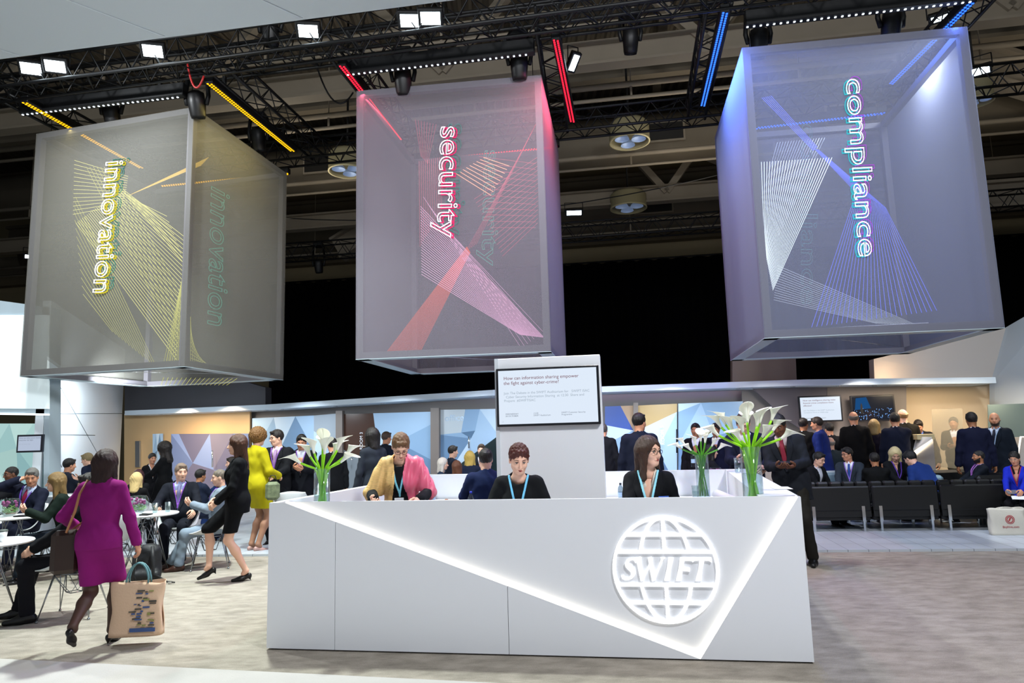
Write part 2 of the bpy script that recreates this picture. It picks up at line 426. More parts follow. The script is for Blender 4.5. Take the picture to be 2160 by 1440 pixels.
    for sd in (1, -1):
        fdir = W[sd] - E_[sd]; fdir = fdir / (np.linalg.norm(fdir) + 1e-9)
        nn = (rn if sd == 1 else ln)
        if nn is None: nn = (-sd, 0, 0) if abs(fdir[2]) > .7 else (-sd * .6, 0, .8 if fdir[2] > -.2 else -.4)
        nn = np.array(nn, float); nn = nn - fdir * nn.dot(fdir); nn /= np.linalg.norm(nn) + 1e-9; sv = np.cross(fdir, nn) * sd
        R3 = np.stack([sv, fdir, nn], 1); w0 = W[sd]; hs = .92 if f else 1.0
        HW[sd] = w0 + fdir * .075 + nn * .03
        chains = []
        for k, (ox, ln_, r_) in enumerate(((.031, .034, .0088), (.0105, .040, .0092), (-.0105, .037, .0088), (-.030, .029, .0078))):
            p = np.array([ox, .088 - abs(ox - .01) * .18, 0]); pts_ = [p]; ang = 0
            for seg in range(3):
                ang += curl * (.7 + .12 * k + (.35 if seg == 1 else 0)); p = p + np.array([ox * .04, math.cos(ang), math.sin(ang)]) * ln_ * (1, .72, .55)[seg]; pts_.append(p)
            chains.append((pts_, r_))
        th = [np.array([.030, .022, .004]), np.array([.052, .050, .012 + .01 * curl]), np.array([.056, .078, .022 + .03 * curl]), np.array([.050, .098, .034 + .04 * curl])]
        def handf(P, sd=sd, R3=R3, w0=w0, chains=chains, th=th, hs=hs, fd=fdir):
            q = ((P - w0) @ R3) / hs
            d = el(q, (.0, .052, 0), (.042, .050, .0155)); d = sm(d, rc(q * [.55, 1, 1], (0, 0, 0), (0, .03, 0), .019, .017), .02)
            d = sm(d, rc(q, (-.026, .082, 0), (.028, .084, 0), .0105, .0105), .014)
            for pts_, r_ in chains:
                for a, b, ra, rb in ((pts_[0], pts_[1], r_, r_ * .95), (pts_[1], pts_[2], r_ * .95, r_ * .88), (pts_[2], pts_[3], r_ * .88, r_ * .75)): d = np.minimum(d, rc(q, a, b, ra, rb)) if a is not pts_[0] else sm(d, rc(q, a, b, ra, rb), .005)
            for a, b in zip(th, th[1:]): d = sm(d, rc(q, a, b, .0125, .0108), .008)
            d = d * hs
            return sm(d, rc(P, w0 - fd * .06, w0, .027 * hs, .022 * hs), .02)
        lo, hi = bounds([w0 - fdir * .05, w0 + fdir * .13 * hs, w0 + fdir * .07 + nn * .08], .055)
        parts.append(net(handf, lo, hi, max(vh, .0045)))
        if sleeves in ('none', 'short'):
            parts.append(net(lambda P, sd=sd: arm(P, sd, -.006), *bounds([S[sd], E_[sd], W[sd]], .07), vb * .8))
    # --- legs (bare or in tights) and the covered trunk
    bare = outfit in ('dress', 'skirt', 'coatdress')
    lg = .055
    def legf(P):
        d = None
        for sd in (1, -1):
            k = K[sd]; a = A[sd]; v = rc(P, Hp[sd], k, .082, .052); cm = k + (a - k) * .35 + np.array([0, -.012, 0])
            v = sm(v, rc(P, k, cm, .048, .053), .03); v = sm(v, rc(P, cm, a, .050, .031), .03)
            v = sm(v, rc(P, a, a + np.array([0, .03, -.03]), .032, .03), .02)
            d = v if d is None else np.minimum(d, v)
        return d
    lo, hi = bounds([Hp[1], Hp[-1], K[1], K[-1], A[1], A[-1]], .11)
    if bare: parts.append(net(legf, lo, hi, .009 if near else .012))
    else: parts.append(net(lambda P: legf(P) + .012, lo, hi, .03))
    parts.append(net(lambda P: np.minimum(torso(P, -.030)[0], np.minimum(arm(P, 1, -.018), arm(P, -1, -.018))), *bounds([P0, J['nb'], S[1], S[-1], E_[1], E_[-1], W[1], W[-1]], .15), .026))
    body = netobj('body', joinnets(parts), skinm(skin), root)
    if tights: netobj('tights', net(lambda P: legf(P) - .003, *bounds([Hp[1], Hp[-1], K[1], K[-1], A[1], A[-1]], .11), .010), mat('nylon_' + tights, tights, .6), root)
    TB = lambda r=.16: bounds([P0 + Rt @ np.array([0, 0, -.12]), T(0, 0, .54), S[1], S[-1]], r)
    AB = lambda r=.17: bounds([P0 + Rt @ np.array([0, 0, -.12]), T(0, 0, .54), S[1], S[-1], E_[1], E_[-1], W[1], W[-1]], r)
    slv = {'long': .93, 'three': .45, 'short': -1, 'none': -2, 'shirt': .93}[sleeves]
    def sleeve(P, sd, g):
        if slv == -2: return rc(P, S[sd], S[sd] * .85 + E_[sd] * .15, .05, .045) - g
        if slv == -1: return rc(P, S[sd], S[sd] * .5 + E_[sd] * .5, .052, .05) - g
        return arm(P, sd, g, slv, .012)
    def wr(q, a=.004): return a * np.sin(q[:, 2] * 38 + 7 * q[:, 0] + 3 * np.sin(q[:, 0] * 21)) * np.sin(q[:, 0] * 17 + q[:, 1] * 23 + 1)
    def vneck(q, zb, ztop, wtop):
        t = (q[:, 2] - zb) / (ztop - zb); w_ = np.clip(t, 0, 1.3) * wtop
        return np.maximum(np.maximum(np.abs(q[:, 0]) - w_, zb - q[:, 2]), -(q[:, 1] - .0))
    # --- upper garment
    if outfit in ('suit', 'skirt'):
        g = .020; hm = hem if hem is not None else ((-.24 if not f else -.15) if not sit else -.10)
        zb = .12 if not f else .16; wt = .075
        def jf(P):
            d, q = torso(P, g); 
            if not sit:
                fl = rc(q * [.66, .95, 1], (0, -.004, .02), (0, -.008, -.26), .104 * fat, .117 * fat) - .014; d = sm(d, fl, .05)
            d = d + wr(q)
            for sd in (1, -1):
                d = sm(d, sleeve(P, sd, g * (.72 if not f else .35)) + wr((P - E_[sd]) * 1.4, .0035), .020)
            d = smx(d, -(rc(q, (0, .0, .47), (0, -.005, .60), .062, .066)), .01)
            d = np.maximum(d, -vneck(q, zb, .50, wt))
            d = np.where(np.abs(q[:, 0]) < .24, np.maximum(d, hm - q[:, 2]), d)
            return d
        netobj('jacket', net(jf, *AB(), vb), cloth(c1), root)
        if abs(h) < 400:
            def lf_(P):
                d, q = torso(P, g + .010); t = np.clip((q[:, 2] - zb) / (.50 - zb), 0, 1.3); w0_ = t * wt; ww = .016 + .055 * np.clip((q[:, 2] - zb) / .2, 0, 1) * np.clip((.50 - q[:, 2]) / .10, .45, 1)
                b = np.maximum(np.abs(np.abs(q[:, 0]) - w0_ - ww / 2) - ww / 2, -q[:, 1] + .02)
                return np.maximum(np.maximum(d, b), np.maximum(zb - .02 - q[:, 2], q[:, 2] - .505))
            netobj('lapel', net(lf_, *bounds([T(-.12, .0, .08), T(.12, .0, .52), T(0, .17, .1), T(0, .17, .5)], .02), vb * .62), cloth(c1), root)
        def sf(P):
            d, q = torso(P, .006); d = smx(d, -(rc(q, (0, .004, .50), (0, .01, .62), .047 if f else .052, .05)), .006)
            if not f: d = np.minimum(d, np.maximum(rc(q, (0, -.006, .48), (0, .004, .515), .064, .060), -(rc(q, (0, .004, .44), (0, .006, .60), .050, .052))))
            if f: d = np.maximum(d, -vneck(q, .33, .52, .05))
            return np.maximum(d, -.10 - q[:, 2])
        netobj('shirt' if not f else 'blouse', net(sf, *TB(.05), vb), cloth(c2, .7), root)
        if not f and not near or not f:
            for sd in (1, -1):
                wv = W[sd]; dd = (wv - E_[sd]) / np.linalg.norm(wv - E_[sd])
            netobj('shirt_cuff', joinnets([net(lambda P, sd=sd: rc(P, E_[sd] + (W[sd] - E_[sd]) * .9, E_[sd] + (W[sd] - E_[sd]) * 1.0, .036, .034), *bounds([W[sd]], .08), vb * .7) for sd in (1, -1)]), cloth(c2, .7), root)
        if tie:
            def tf(P):
                d, q = torso(P, .014); w_ = .018 + .022 * np.clip((.46 - q[:, 2]) / .35, 0, 1)
                w_ = np.where(q[:, 2] > .455, .021, w_)
                d = np.minimum(d, el(q, (0, .066, .468), (.02, .016, .022)))
                return np.maximum(np.maximum(d, np.abs(q[:, 0]) - w_), np.maximum(np.maximum(.02 - q[:, 2], q[:, 2] - .49), -q[:, 1]))
            netobj('tie', net(tf, *bounds([T(-.03, .03, .02), T(.03, .17, .49)], .02), vb * .6), cloth(tie, .5), root)
    elif outfit in ('top', 'dress', 'coatdress', 'shirt'):
        g = .012 if outfit != 'coatdress' else .02; hm = -.16 if not sit else -.05
        if hem is not None: hm = hem
        def jf(P):
            d, q = torso(P, g); d = d + wr(q, .003)
            for sd in (1, -1): d = sm(d, sleeve(P, sd, g * .8 + .002) + (wr((P - E_[sd]) * 1.4, .003) if slv > 0 else 0), .035)
            if outfit in ('dress', 'coatdress'):
                hp_ = rc(P * [.62, 1, 1] if False else P, P0 + np.array([0, 0, -.05]), P0 + np.array([0, 0, -.06]), .1, .1)
                for sd in (1, -1): d = sm(d, rc(P, Hp[sd] + np.array([0, 0, .02]), Hp[sd] + (K[sd] - Hp[sd]) * skirt * 2, .10, .095 if not sit else .085) - g * .5, .10)
            d = smx(d, -(rc(q, (0, .015, .49), (0, .0, .60), .068 if f else .058, .072)), .01)
            if outfit in ('dress', 'coatdress'):
                if not sit: d = np.maximum(d, (K[1][2] + (.5 - skirt) * .9 - P[:, 2]))
            else: d = np.where(np.abs(q[:, 0]) < .22, np.maximum(d, hm - q[:, 2]), d)
            return d
        lo, hi = AB(.12)
        if outfit in ('dress', 'coatdress'):
            l2, h2 = bounds([K[1], K[-1]], .13); lo = np.minimum(lo, l2); hi = np.maximum(hi, h2)
        netobj({'top': 'top', 'dress': 'dress', 'coatdress': 'coat_dress', 'shirt': 'shirt'}[outfit], net(jf, lo, hi, vb), cloth(c1), root)
    # --- lower garment
    if outfit == 'skirt':
        def kf(P):
            d = el(P, P0 + np.array([0, -.01, -.02]), (.152, .120, .13))
            kk = (K[1] + K[-1]) / 2 + np.array([0, 0, .0])
            for sd in (1, -1): d = sm(d, rc(P, Hp[sd], Hp[sd] + (K[sd] - Hp[sd]) * min(1, skirt * 2), .090, .084), .10)
            return np.maximum(np.maximum(d, P[:, 2] - P0[2] - .10), (K[1][2] + (.5 - skirt) * .9 - P[:, 2]) if not sit else d)
        netobj('skirt', net(kf, *bounds([P0, Hp[1], Hp[-1], K[1], K[-1]], .17), vb), cloth(legs), root)
    elif not bare:
        def pf(P):
            d = el(P, P0 + np.array([0, -.005, -.03]), (.165 * fat, .120 * fat, .12))
            for sd in (1, -1):
                k = K[sd]; a = A[sd]; v = rc(P, Hp[sd], k, .094, .068); v = sm(v, rc(P, k, a + (k - a) * .02, .068, .058 if f else .064), .04)
                q = (P - k); v = v + .004 * np.sin(q[:, 2] * 45 + 3 * np.sin(q[:, 0] * 30)) * np.sin(q[:, 1] * 30 + q[:, 0] * 22)
                d = sm(d, v, .05)
            for sd in (1, -1): 
                a = A[sd]; sh = (K[sd] - a); sh = sh / np.linalg.norm(sh); d = np.where(np.linalg.norm(P - a, axis=1) < .13, np.maximum(d, -((P - a) @ sh) - .015), d)
            return d
        netobj('trousers', net(pf, *bounds([P0, Hp[1], Hp[-1], K[1], K[-1], A[1], A[-1]], .17), vb), cloth(legs), root)
    # --- shoes
    if Y < 11.9 or not sit:
        for sd in (1, -1):
            a = A[sd]; yaw = 0.12 * sd; sh = (K[sd] - a); sh /= np.linalg.norm(sh); 
            fw = np.array([math.sin(yaw), math.cos(yaw), 0.0]); tilt = 0
            if a[2] > .15: tilt = min((a[2] - .1) * 3.2, 1.0)
            if sh[1] < -.55: tilt = -.3
            R_ = rotz(-yaw) @ rotx(-tilt)
            if f and shoes:
                def shf(P, a=a, R_=R_):
                    q = (P - a) @ R_; zf = -a[2] if tilt == 0 else -.115
                    d = sm(rc(q, (0, -.035, -.055), (0, .06, -.085), .030, .028), rc(q, (0, .06, zf + .025), (0, .15, zf + .018), .031, .019), .04)
                    d = np.maximum(d, q[:, 2] - (-.025 - .3 * np.clip(q[:, 1] + .02, 0, 1)))
                    d = sm(d, rc(q, (0, -.042, -.07), (0, -.05, zf + .006), .018, .006), .02)
                    return np.maximum(d, zf - q[:, 2])
            else:
                def shf(P, a=a, R_=R_):
                    q = (P - a) @ R_; d = sm(rc(q, (0, -.045, -.045), (0, .05, -.045), .040, .042), rc(q * [.9, 1, 1], (0, .05, -.055), (0, .165, -.062), .040, .026), .04)
                    d = sm(d, rc(q, (0, -.01, -.03), (0, -.01, .02), .042, .040), .03)
                    return np.maximum(d, -.084 - q[:, 2])
            netobj('shoe', net(shf, *bounds([a + R_ @ np.array([0, -.09, -.06]), a + R_ @ np.array([0, .19, -.08]), a], .06), .008), mat('leather_' + shoes, shoes, .35), root)
    # --- hair
    st, hcx = hair; hh = .0
    if st != 'none':
        L_ = {'long': .30, 'bob': .13, 'mid': .20, 'curlylong': .22}.get(st, 0)
        def hf(P):
            q = (P - hc) @ Rh; n = .0025 * np.sin(q[:, 0] * 160 + 4 * np.sin(q[:, 2] * 20)) * np.sin(q[:, 1] * 130 + q[:, 2] * 25)
            big = .034 if st in ('curly', 'curlylong') else .012 if L_ else .006
            d = el(q, (0, -.018, .030), (.078 + big, .099 + big, .094 + big))
            if st in ('curly', 'curlylong'):
                d = d + .012 * np.sin(q[:, 0] * 150 + 5 * np.sin(q[:, 2] * 40)) * np.sin(q[:, 1] * 140 + 1) * np.sin(q[:, 2] * 145)
            if st in ('short', 'bald', 'buzz'):
                if st == 'buzz': d = el(q, (0, -.016, .024), (.076, .097, .094))
                d = np.maximum(d, .62 * q[:, 1] - .78 * q[:, 2] + .004 - .25 * np.abs(q[:, 0]) + .005 * np.sin(q[:, 0] * 210 + 1))
                d = np.maximum(d, -.085 - q[:, 2])
                if st == 'short': d = sm(d, rc(q, (-.035, .062, .092), (.03, .066, .094), .018, .016), .02)
                if hcx == '4a1c14': d = d - .006 * np.sin(q[:, 0] * 190 + 60 * q[:, 1]) * np.sin(q[:, 1] * 170) * (q[:, 2] > .03)
                if st == 'bald': d = np.maximum(d, q[:, 2] - .045 + .5 * np.abs(q[:, 1] + .06))
            elif st in ('bun', 'back'):
                d = np.maximum(d, .62 * q[:, 1] - .78 * q[:, 2] - .006 - .2 * np.abs(q[:, 0])); d = np.maximum(d, -.09 - q[:, 2])
                if st == 'bun': d = sm(d, el(q, (0, -.12, .0), (.045, .04, .045)), .02)
            elif st == 'curly':
                fc = el(q, (0, .115, -.035), (.062, .075, .088)); d = np.maximum(d, -fc); d = np.maximum(d, -.10 - q[:, 2] + .0 * q[:, 1])
                d = np.maximum(d, .5 * q[:, 1] - .87 * q[:, 2] - .055)
            else:
                qs = q * [.66, 1, 1]; d = sm(d, rc(qs, (0, -.045, .0), (0, -.06 - .1 * L_, -.06 - L_ * .75), .070, .05 if st != 'curlylong' else .075), .04)
                for sd in (1, -1): d = sm(d, rc(q, (sd * .068, .012, .03), (sd * .082, -.0, -.05 - L_ * .78), .022, .030 if st != 'curlylong' else .05), .035)
                fc = el(q, (.006, .112, -.028), (.056, .085, .104)); d = smx(d, -fc, .01)
                fh = rc(q, (0, .105, -.1), (0, .12, -.4), .052, .1); d = smx(d, -fh, .01)
                nb_ = rc(q, (0, .0, -.10), (0, 0, -.4), .048, .05); d = np.maximum(d, -nb_) if L_ < .15 else d
                d = np.maximum(d, -.06 - L_ * .8 - .04 + .012 * np.sin(q[:, 0] * 90) - q[:, 2])
            return d + n
        zlo = -.12 - L_
        c8 = [hc + Rh @ np.array([a, b, c]) for a in (-.12, .12) for b in (-.16, .10) for c in (zlo, .14)]
        netobj('hair', net(hf, *bounds(c8, .01), vh * (1.0 if near else 1.1)), hairm(hcx), root)
    if beard:
        def bf(P):
            q = (P - hc) @ Rh; d = headf(P) - .004
            d = np.maximum(d + .0015, np.maximum(q[:, 2] + .070 - (.09 - q[:, 1]) * .62, -(q[:, 1] + .005)))
            return np.maximum(d, -.118 - q[:, 2])
        netobj('beard', net(bf, *bounds([hc + Rh @ np.array([-.07, 0, -.12]), hc + Rh @ np.array([.07, .12, -.02])], .02), vh), hairm(beard), root)
    # --- face details, only where the face looks our way
    hd = math.radians(h) + math.radians(head[0]); facing = -math.cos(hd) 
    Hm = lambda a: hc + Rh @ np.array(a)
    if facing > -.35 and Y < 13.5:
        for sd in (1, -1):
            b = MB(); b.ball((0, 0, 0), (.0112, .0106, .0066), 10); ey = b.obj('eye', [mat('eye_white', 'd8d4d0', .3)], root); ey.location = tuple(Hm((sd * .030, .0750, .004)))
            i_ = MB(); gz = np.array([0, 1, -.12]); gz = gz / np.linalg.norm(gz); i_.ball(Rh @ (gz * .0066), (.0050, .0056, .0054), 8); i_.obj('iris', mat('iris_dark', '1a120c', .2), ey)
            eb = MB(); eb.tube([Hm((sd * .014, .087, .026)), Hm((sd * .032, .085, .032)), Hm((sd * .048, .072, .026))], [.0022, .0032, .0015], 6)
            eb.obj('eyebrow', hairm(hcx if hcx not in ('c9c4bc', 'd9bd82', 'e0cf9a') else '8a6a48'), root)
            ll = MB(); ll.tube([Hm((sd * .018, .0840, .0095)), Hm((sd * .030, .0870, .0105)), Hm((sd * .043, .0780, .0075))], [.0022, .0034, .0020], 6); ll.obj('eyelid', mat('lash_' + sex, '2a1a14' if f else '7a5040', .6), root)
        lp = MB(); lp.tube([Hm((-.020, .083, -.062)), Hm((-.008, .0905, -.060)), Hm((0, .0895, -.061)), Hm((.008, .0905, -.060)), Hm((.020, .083, -.062))], [.001, .0035, .003, .0035, .001], 6)
        lp.tube([Hm((-.018, .083, -.065)), Hm((0, .0895, -.0685)), Hm((.018, .083, -.065))], [.001, .0042, .001], 6)
        lp.obj('lips', mat('lips_' + sex + skin, {'f': 'a8504c', 'm': '9a5e50'}[sex] if skin in (SK_L, SK_M) else '5f3530', .4), root)
    if glasses:
        b = MB()
        for sd in (1, -1):
            b.tube([Hm((sd * (.031 + .023 * math.cos(a)), .098 - abs(.031 + .023 * math.cos(a)) * .12, .003 + .0165 * math.sin(a) * (1 if math.sin(a) > 0 else 1.1))) for a in np.linspace(0, 2 * math.pi, 17)[:-1]], .0021, 5, close=True)
            b.tube([Hm((sd * .054, .092, .008)), Hm((sd * .074, .06, .008)), Hm((sd * .080, -.005, .006)), Hm((sd * .079, -.02, -.01))], .0018, 5)
        b.tube([Hm((-.009, .098, .006)), Hm((0, .101, .009)), Hm((.009, .098, .006))], .002, 5)
        b.obj('glasses', mat('specs_' + glasses, glasses, .3), root)
    if lanyard:
        def ny(P):
            gg = .034 if outfit in ('suit', 'skirt') else .020
            d, q = torso(P, gg); zb = .20; t = (q[:, 2] - zb) / (.5 - zb); c_ = np.clip(t, 0, 1.1) * .075
            b = np.maximum(np.abs(np.abs(q[:, 0]) - c_) - .0095, -q[:, 1] + .0)
            return np.maximum(np.maximum(np.maximum(d, b), -torso(P, gg - .02)[0]), np.maximum(zb - .03 - q[:, 2], q[:, 2] - .52))
        netobj('lanyard', net(ny, *bounds([T(-.1, 0, .17), T(.1, .18, .52)], .02), .006 if near else .0085), cloth(lanyard, .5), root)
        if badge:
            b = MB(); b.box((0, 0, 0), (.085, .004, .12), bev=.002); cb = T(.0, .16, .12)
            o = b.obj('name_badge', mat('badge_card', 'eceef4', .4), root); o.location = tuple(cb); o.rotation_euler = (math.radians(-lean - 8), 0, .15)
    root['_'] = 0; del root['_']
    Mw = rotz(math.radians(h)) * s
    wd = lambda p: Mw @ np.array(p) + np.array(root.location)
    return dict(torso=torso, arm=arm, Sl=S, El=E_, root=root, hand={1: wd(HW[1]), -1: wd(HW[-1])}, head=wd(hc), s=s, wd=wd, T=T, W={k: wd(v) for k, v in W.items()}, S={k: wd(v) for k, v in S.items()}, K={k: wd(v) for k, v in K.items()})
# ================================================================ SETTING
BA = math.radians(-9.0)
e1 = np.array([math.cos(BA), math.sin(BA), 0]); e2 = np.array([-math.sin(BA), math.cos(BA), 0]); ez = np.array([0, 0, 1.0])
def V3(x, y, z=0): return np.array([x, y, z], float)
M_white = mat('white_laminate', 'eaecf0', .38, coat=.15)
M_wht2 = mat('white_paint', 'd4dbe0', .6, var=.03, vs=2)
M_black = mat('black_metal', '0b0c0e', .5, metal=.3)
M_blk2 = mat('black_plastic', '08080a', .45)
M_chrome = mat('chrome', 'c8ccd0', .12, metal=1)
M_grey = mat('grey_paint', '8b8c92', .6)

# floor: taupe carpet with pile and wear
def carpet():
    m = bpy.data.materials.new('taupe_carpet'); m.use_nodes = True; N = m.node_tree.nodes; L = m.node_tree.links; b = N['Principled BSDF']
    b.inputs['Roughness'].default_value = .95; b.inputs['Specular IOR Level'].default_value = .15
    tc = N.new('ShaderNodeTexCoord'); mp = N.new('ShaderNodeMapping'); mp.inputs['Scale'].default_value = (1.4, 3.0, 1); mp.inputs['Rotation'].default_value = (0, 0, .35); L.new(tc.outputs['Object'], mp.inputs[0])
    n = N.new('ShaderNodeTexNoise'); n.inputs['Scale'].default_value = 3.0; n.inputs['Detail'].default_value = 7; n.inputs['Roughness'].default_value = .62; L.new(mp.outputs[0], n.inputs['Vector'])
    r = N.new('ShaderNodeValToRGB'); r.color_ramp.elements[0].position = .33; r.color_ramp.elements[0].color = colr('7f786e'); r.color_ramp.elements[1].position = .64; r.color_ramp.elements[1].color = colr('9b9388')
    L.new(n.outputs[0], r.inputs[0])
    n2 = N.new('ShaderNodeTexNoise'); n2.inputs['Scale'].default_value = 160; L.new(tc.outputs['Object'], n2.inputs['Vector'])
    mx = N.new('ShaderNodeMix'); mx.data_type = 'RGBA'; mx.blend_type = 'OVERLAY'; mx.inputs[0].default_value = .35; L.new(r.outputs[0], mx.inputs[6]); L.new(n2.outputs[0], mx.inputs[7]); L.new(mx.outputs[2], b.inputs['Base Color'])
    bu = N.new('ShaderNodeBump'); bu.inputs['Strength'].default_value = .4; bu.inputs['Distance'].default_value = .01; L.new(n2.outputs[0], bu.inputs['Height']); L.new(bu.outputs[0], b.inputs['Normal'])
    return m
b = MB(); b.box((0, 17, -.05), (60, 50, .1)); struct(b.obj('floor', carpet()))
# white carpet strip in front
b = MB(); b.slab([V3(-9, 6.56, .0), V3(4, 3.83, .0), V3(4, -3, 0), V3(-9, -3, 0)], (0, 0, .012)); struct(b.obj('trim_1', mat('white_carpet', 'aaa6a3', .95, bump=.3, bs=120, var=.04)))
# tiled platform of the lounge
def tiles():
    m = bpy.data.materials.new('pale_tiles'); m.use_nodes = True; N = m.node_tree.nodes; L = m.node_tree.links; b = N['Principled BSDF']; b.inputs['Roughness'].default_value = .35
    tc = N.new('ShaderNodeTexCoord'); mp = N.new('ShaderNodeMapping'); mp.inputs['Rotation'].default_value = (0, 0, -BA); L.new(tc.outputs['Object'], mp.inputs[0])
    br = N.new('ShaderNodeTexBrick'); br.offset = 0; br.inputs['Color1'].default_value = colr('a9b0b8'); br.inputs['Color2'].default_value = colr('b4bac2'); br.inputs['Mortar'].default_value = colr('6a6f78')
    br.inputs['Scale'].default_value = 2.0; br.inputs['Mortar Size'].default_value = .008; br.inputs['Brick Width'].default_value = .5; br.inputs['Row Height'].default_value = 1.0
    L.new(mp.outputs[0], br.inputs['Vector']); L.new(br.outputs[0], b.inputs['Base Color']); return m
b = MB(); b.slab([V3(-14, 11.1, 0), V3(-1.3, 9.65, 0), V3(2.9, 9.15, 0), V3(12, 8.1, 0), V3(16, 26, 0), V3(-16, 26, 0)], (0, 0, .03)); struct(b.obj('floor', tiles()))

# hall shell
M_roof = mat('roof_deck', '5e574b', .8, var=.2, vs=1.2); M_steel = mat('roof_steel', '625a4c', .7, var=.15, vs=1.5); M_steel2 = mat('roof_steel_pale', '7e7566', .7, var=.15, vs=1.5)
b = MB()
for i in range(230):
    x = -32 + i * .28
    b.add([(x, 2, 13), (x + .09, 2, 13), (x + .14, 2, 13.09), (x + .23, 2, 13.09), (x + .28, 2, 13), (x, 40, 13), (x + .09, 40, 13), (x + .14, 40, 13.09), (x + .23, 40, 13.09), (x + .28, 40, 13)], [[k, k + 1, k + 6, k + 5] for k in range(4)])
b.box((0, 21, 13.4), (66, 38, .5)); ceil_o = struct(b.obj('ceiling', M_roof))
def beam(name, a, c, w, h, m, parent=None, flange=True):
    a = np.array(a, float); c = np.array(c, float); d = c - a; L = np.linalg.norm(d); d /= L; side = np.cross(d, ez); side /= np.linalg.norm(side); u = np.cross(side, d)
    R = np.stack([d, side, u], 1); b = MB(); mid = (a + c) / 2
    if flange:
        b.box(mid, (L, w * .25, h), R); b.box(mid + u * h / 2, (L, w, h * .12), R); b.box(mid - u * h / 2, (L, w, h * .12), R)
    else: b.box(mid, (L, w, h), R)
    return b.obj(name, m, parent)
def hallp(u, v, z): return np.array([0, 9.0, 0]) + e1 * u + e2 * v + ez * z
for v, z, h, m_ in ((2.0, 12.4, .9, M_steel), (5.5, 12.2, .6, M_steel2), (9.0, 11.6, .9, M_steel), (13.5, 11.9, .6, M_steel2), (17.5, 11.0, 1.1, M_steel)):
    beam('roof_beam', hallp(-26, v, z), hallp(24, v, z), .45, h, m_, ceil_o)
for u in (-15.5, -9.3, -3.2, 3.0, 9.2, 15.4):
    beam('purlin', hallp(u, -5, 12.75), hallp(u, 19, 12.75), .25, .4, M_steel, ceil_o)
for u, v in ((-15, 5.5), (-8.6, 5.5), (-2.3, 5.5), (3.6, 5.5), (9.6, 5.5), (-12, 13.5), (-5, 13.5), (3.2, 13.5), (9, 13.5)):
    for sgn in (-1, 1): beam('brace', hallp(u, v, 9.9 if v < 6 else 9.4), hallp(u + sgn * 2.4, v, 12.6), .22, .22, M_steel2, ceil_o, False)
    beam('hanger', hallp(u, v + .3, 9.9), hallp(u, v + .3, 12.7), .12, .12, M_steel2, ceil_o, False)
for v, z in ((5.5, 9.9), (13.5, 9.35)):
    beam('lower_chord', hallp(-26, v, z), hallp(24, v, z), .35, .5, M_steel2, ceil_o)
beam('diagonal_girder', hallp(-9, 15, 8.7), hallp(-2.6, 15, 12.2), .6, .8, M_steel2, ceil_o); beam('diagonal_girder', hallp(10.5, 13.8, 7.9), hallp(3.0, 13.8, 12.0), .6, .8, M_steel2, ceil_o)
beam('diagonal_girder', hallp(15.5, 9.5, 8.6), hallp(9.0, 9.5, 11.8), .6, .8, M_steel2, ceil_o); beam('girder', hallp(7.5, 12, 8.0), hallp(18, 12, 8.0), .5, .7, M_steel2, ceil_o)
for u in (13.0,): beam('column', hallp(u, 13, 0), hallp(u, 13, 13), .5, .5, M_steel, ceil_o, False)
# pipes and ducts under the roof
k = 0
DL = ['thin white sprinkler pipe running across under the roof nearest the rig', 'white sprinkler pipe running under the roof above the red bars', 'pair-like pale pipe under the roof girders, middle of the hall', 'pale pipe below the far roof girder', 'thin pale pipe crossing the hall roof on the far side']
for v, z, r_ in ((3.2, 11.0, .05), (4.2, 10.2, .06), (7.5, 10.2, .08), (10.5, 9.6, .07), (15.2, 9.0, .06)):
    b = MB(); b.tube([hallp(-24, v, z), hallp(22, v, z)], r_, 8); b.tube([hallp(-24, v, z - .35), hallp(22, v, z - .35)], r_ * .6, 6)
    for u in range(-22, 22, 4): b.box(hallp(u, v, z - .17), (.05, .05, .4)); b.tube([hallp(u, v, z), hallp(u, v, 13)], .015, 5)
    tag(b.obj('sprinkler_pipe', M_steel2), DL[k], 'pipe'); k += 1
for v, z, r_, lb in ((11.5, 10.4, .75, 'big round grey air duct under the far part of the roof'), (16.8, 9.9, .8, 'dark round air duct above the beige far wall')):
    b = MB(); b.tube([hallp(-24, v, z), hallp(22, v, z)], r_, 20, cap=True)
    root = thing('air_duct', lb, 'duct'); b.obj('duct_body', M_steel, root)
    for u in (-7.6, 2.9, 8.2): g = MB(); g.box(hallp(u, v - r_ - .02, z - .1), (1.3, .08, .5), rotz(BA)); g2 = g.obj('grille', mat('grille_dark', '15130f', .6), root); f_ = MB(); f_.box(hallp(u, v - r_, z - .1), (1.42, .06, .62), rotz(BA)); f_.obj('grille_frame', M_steel2, root)
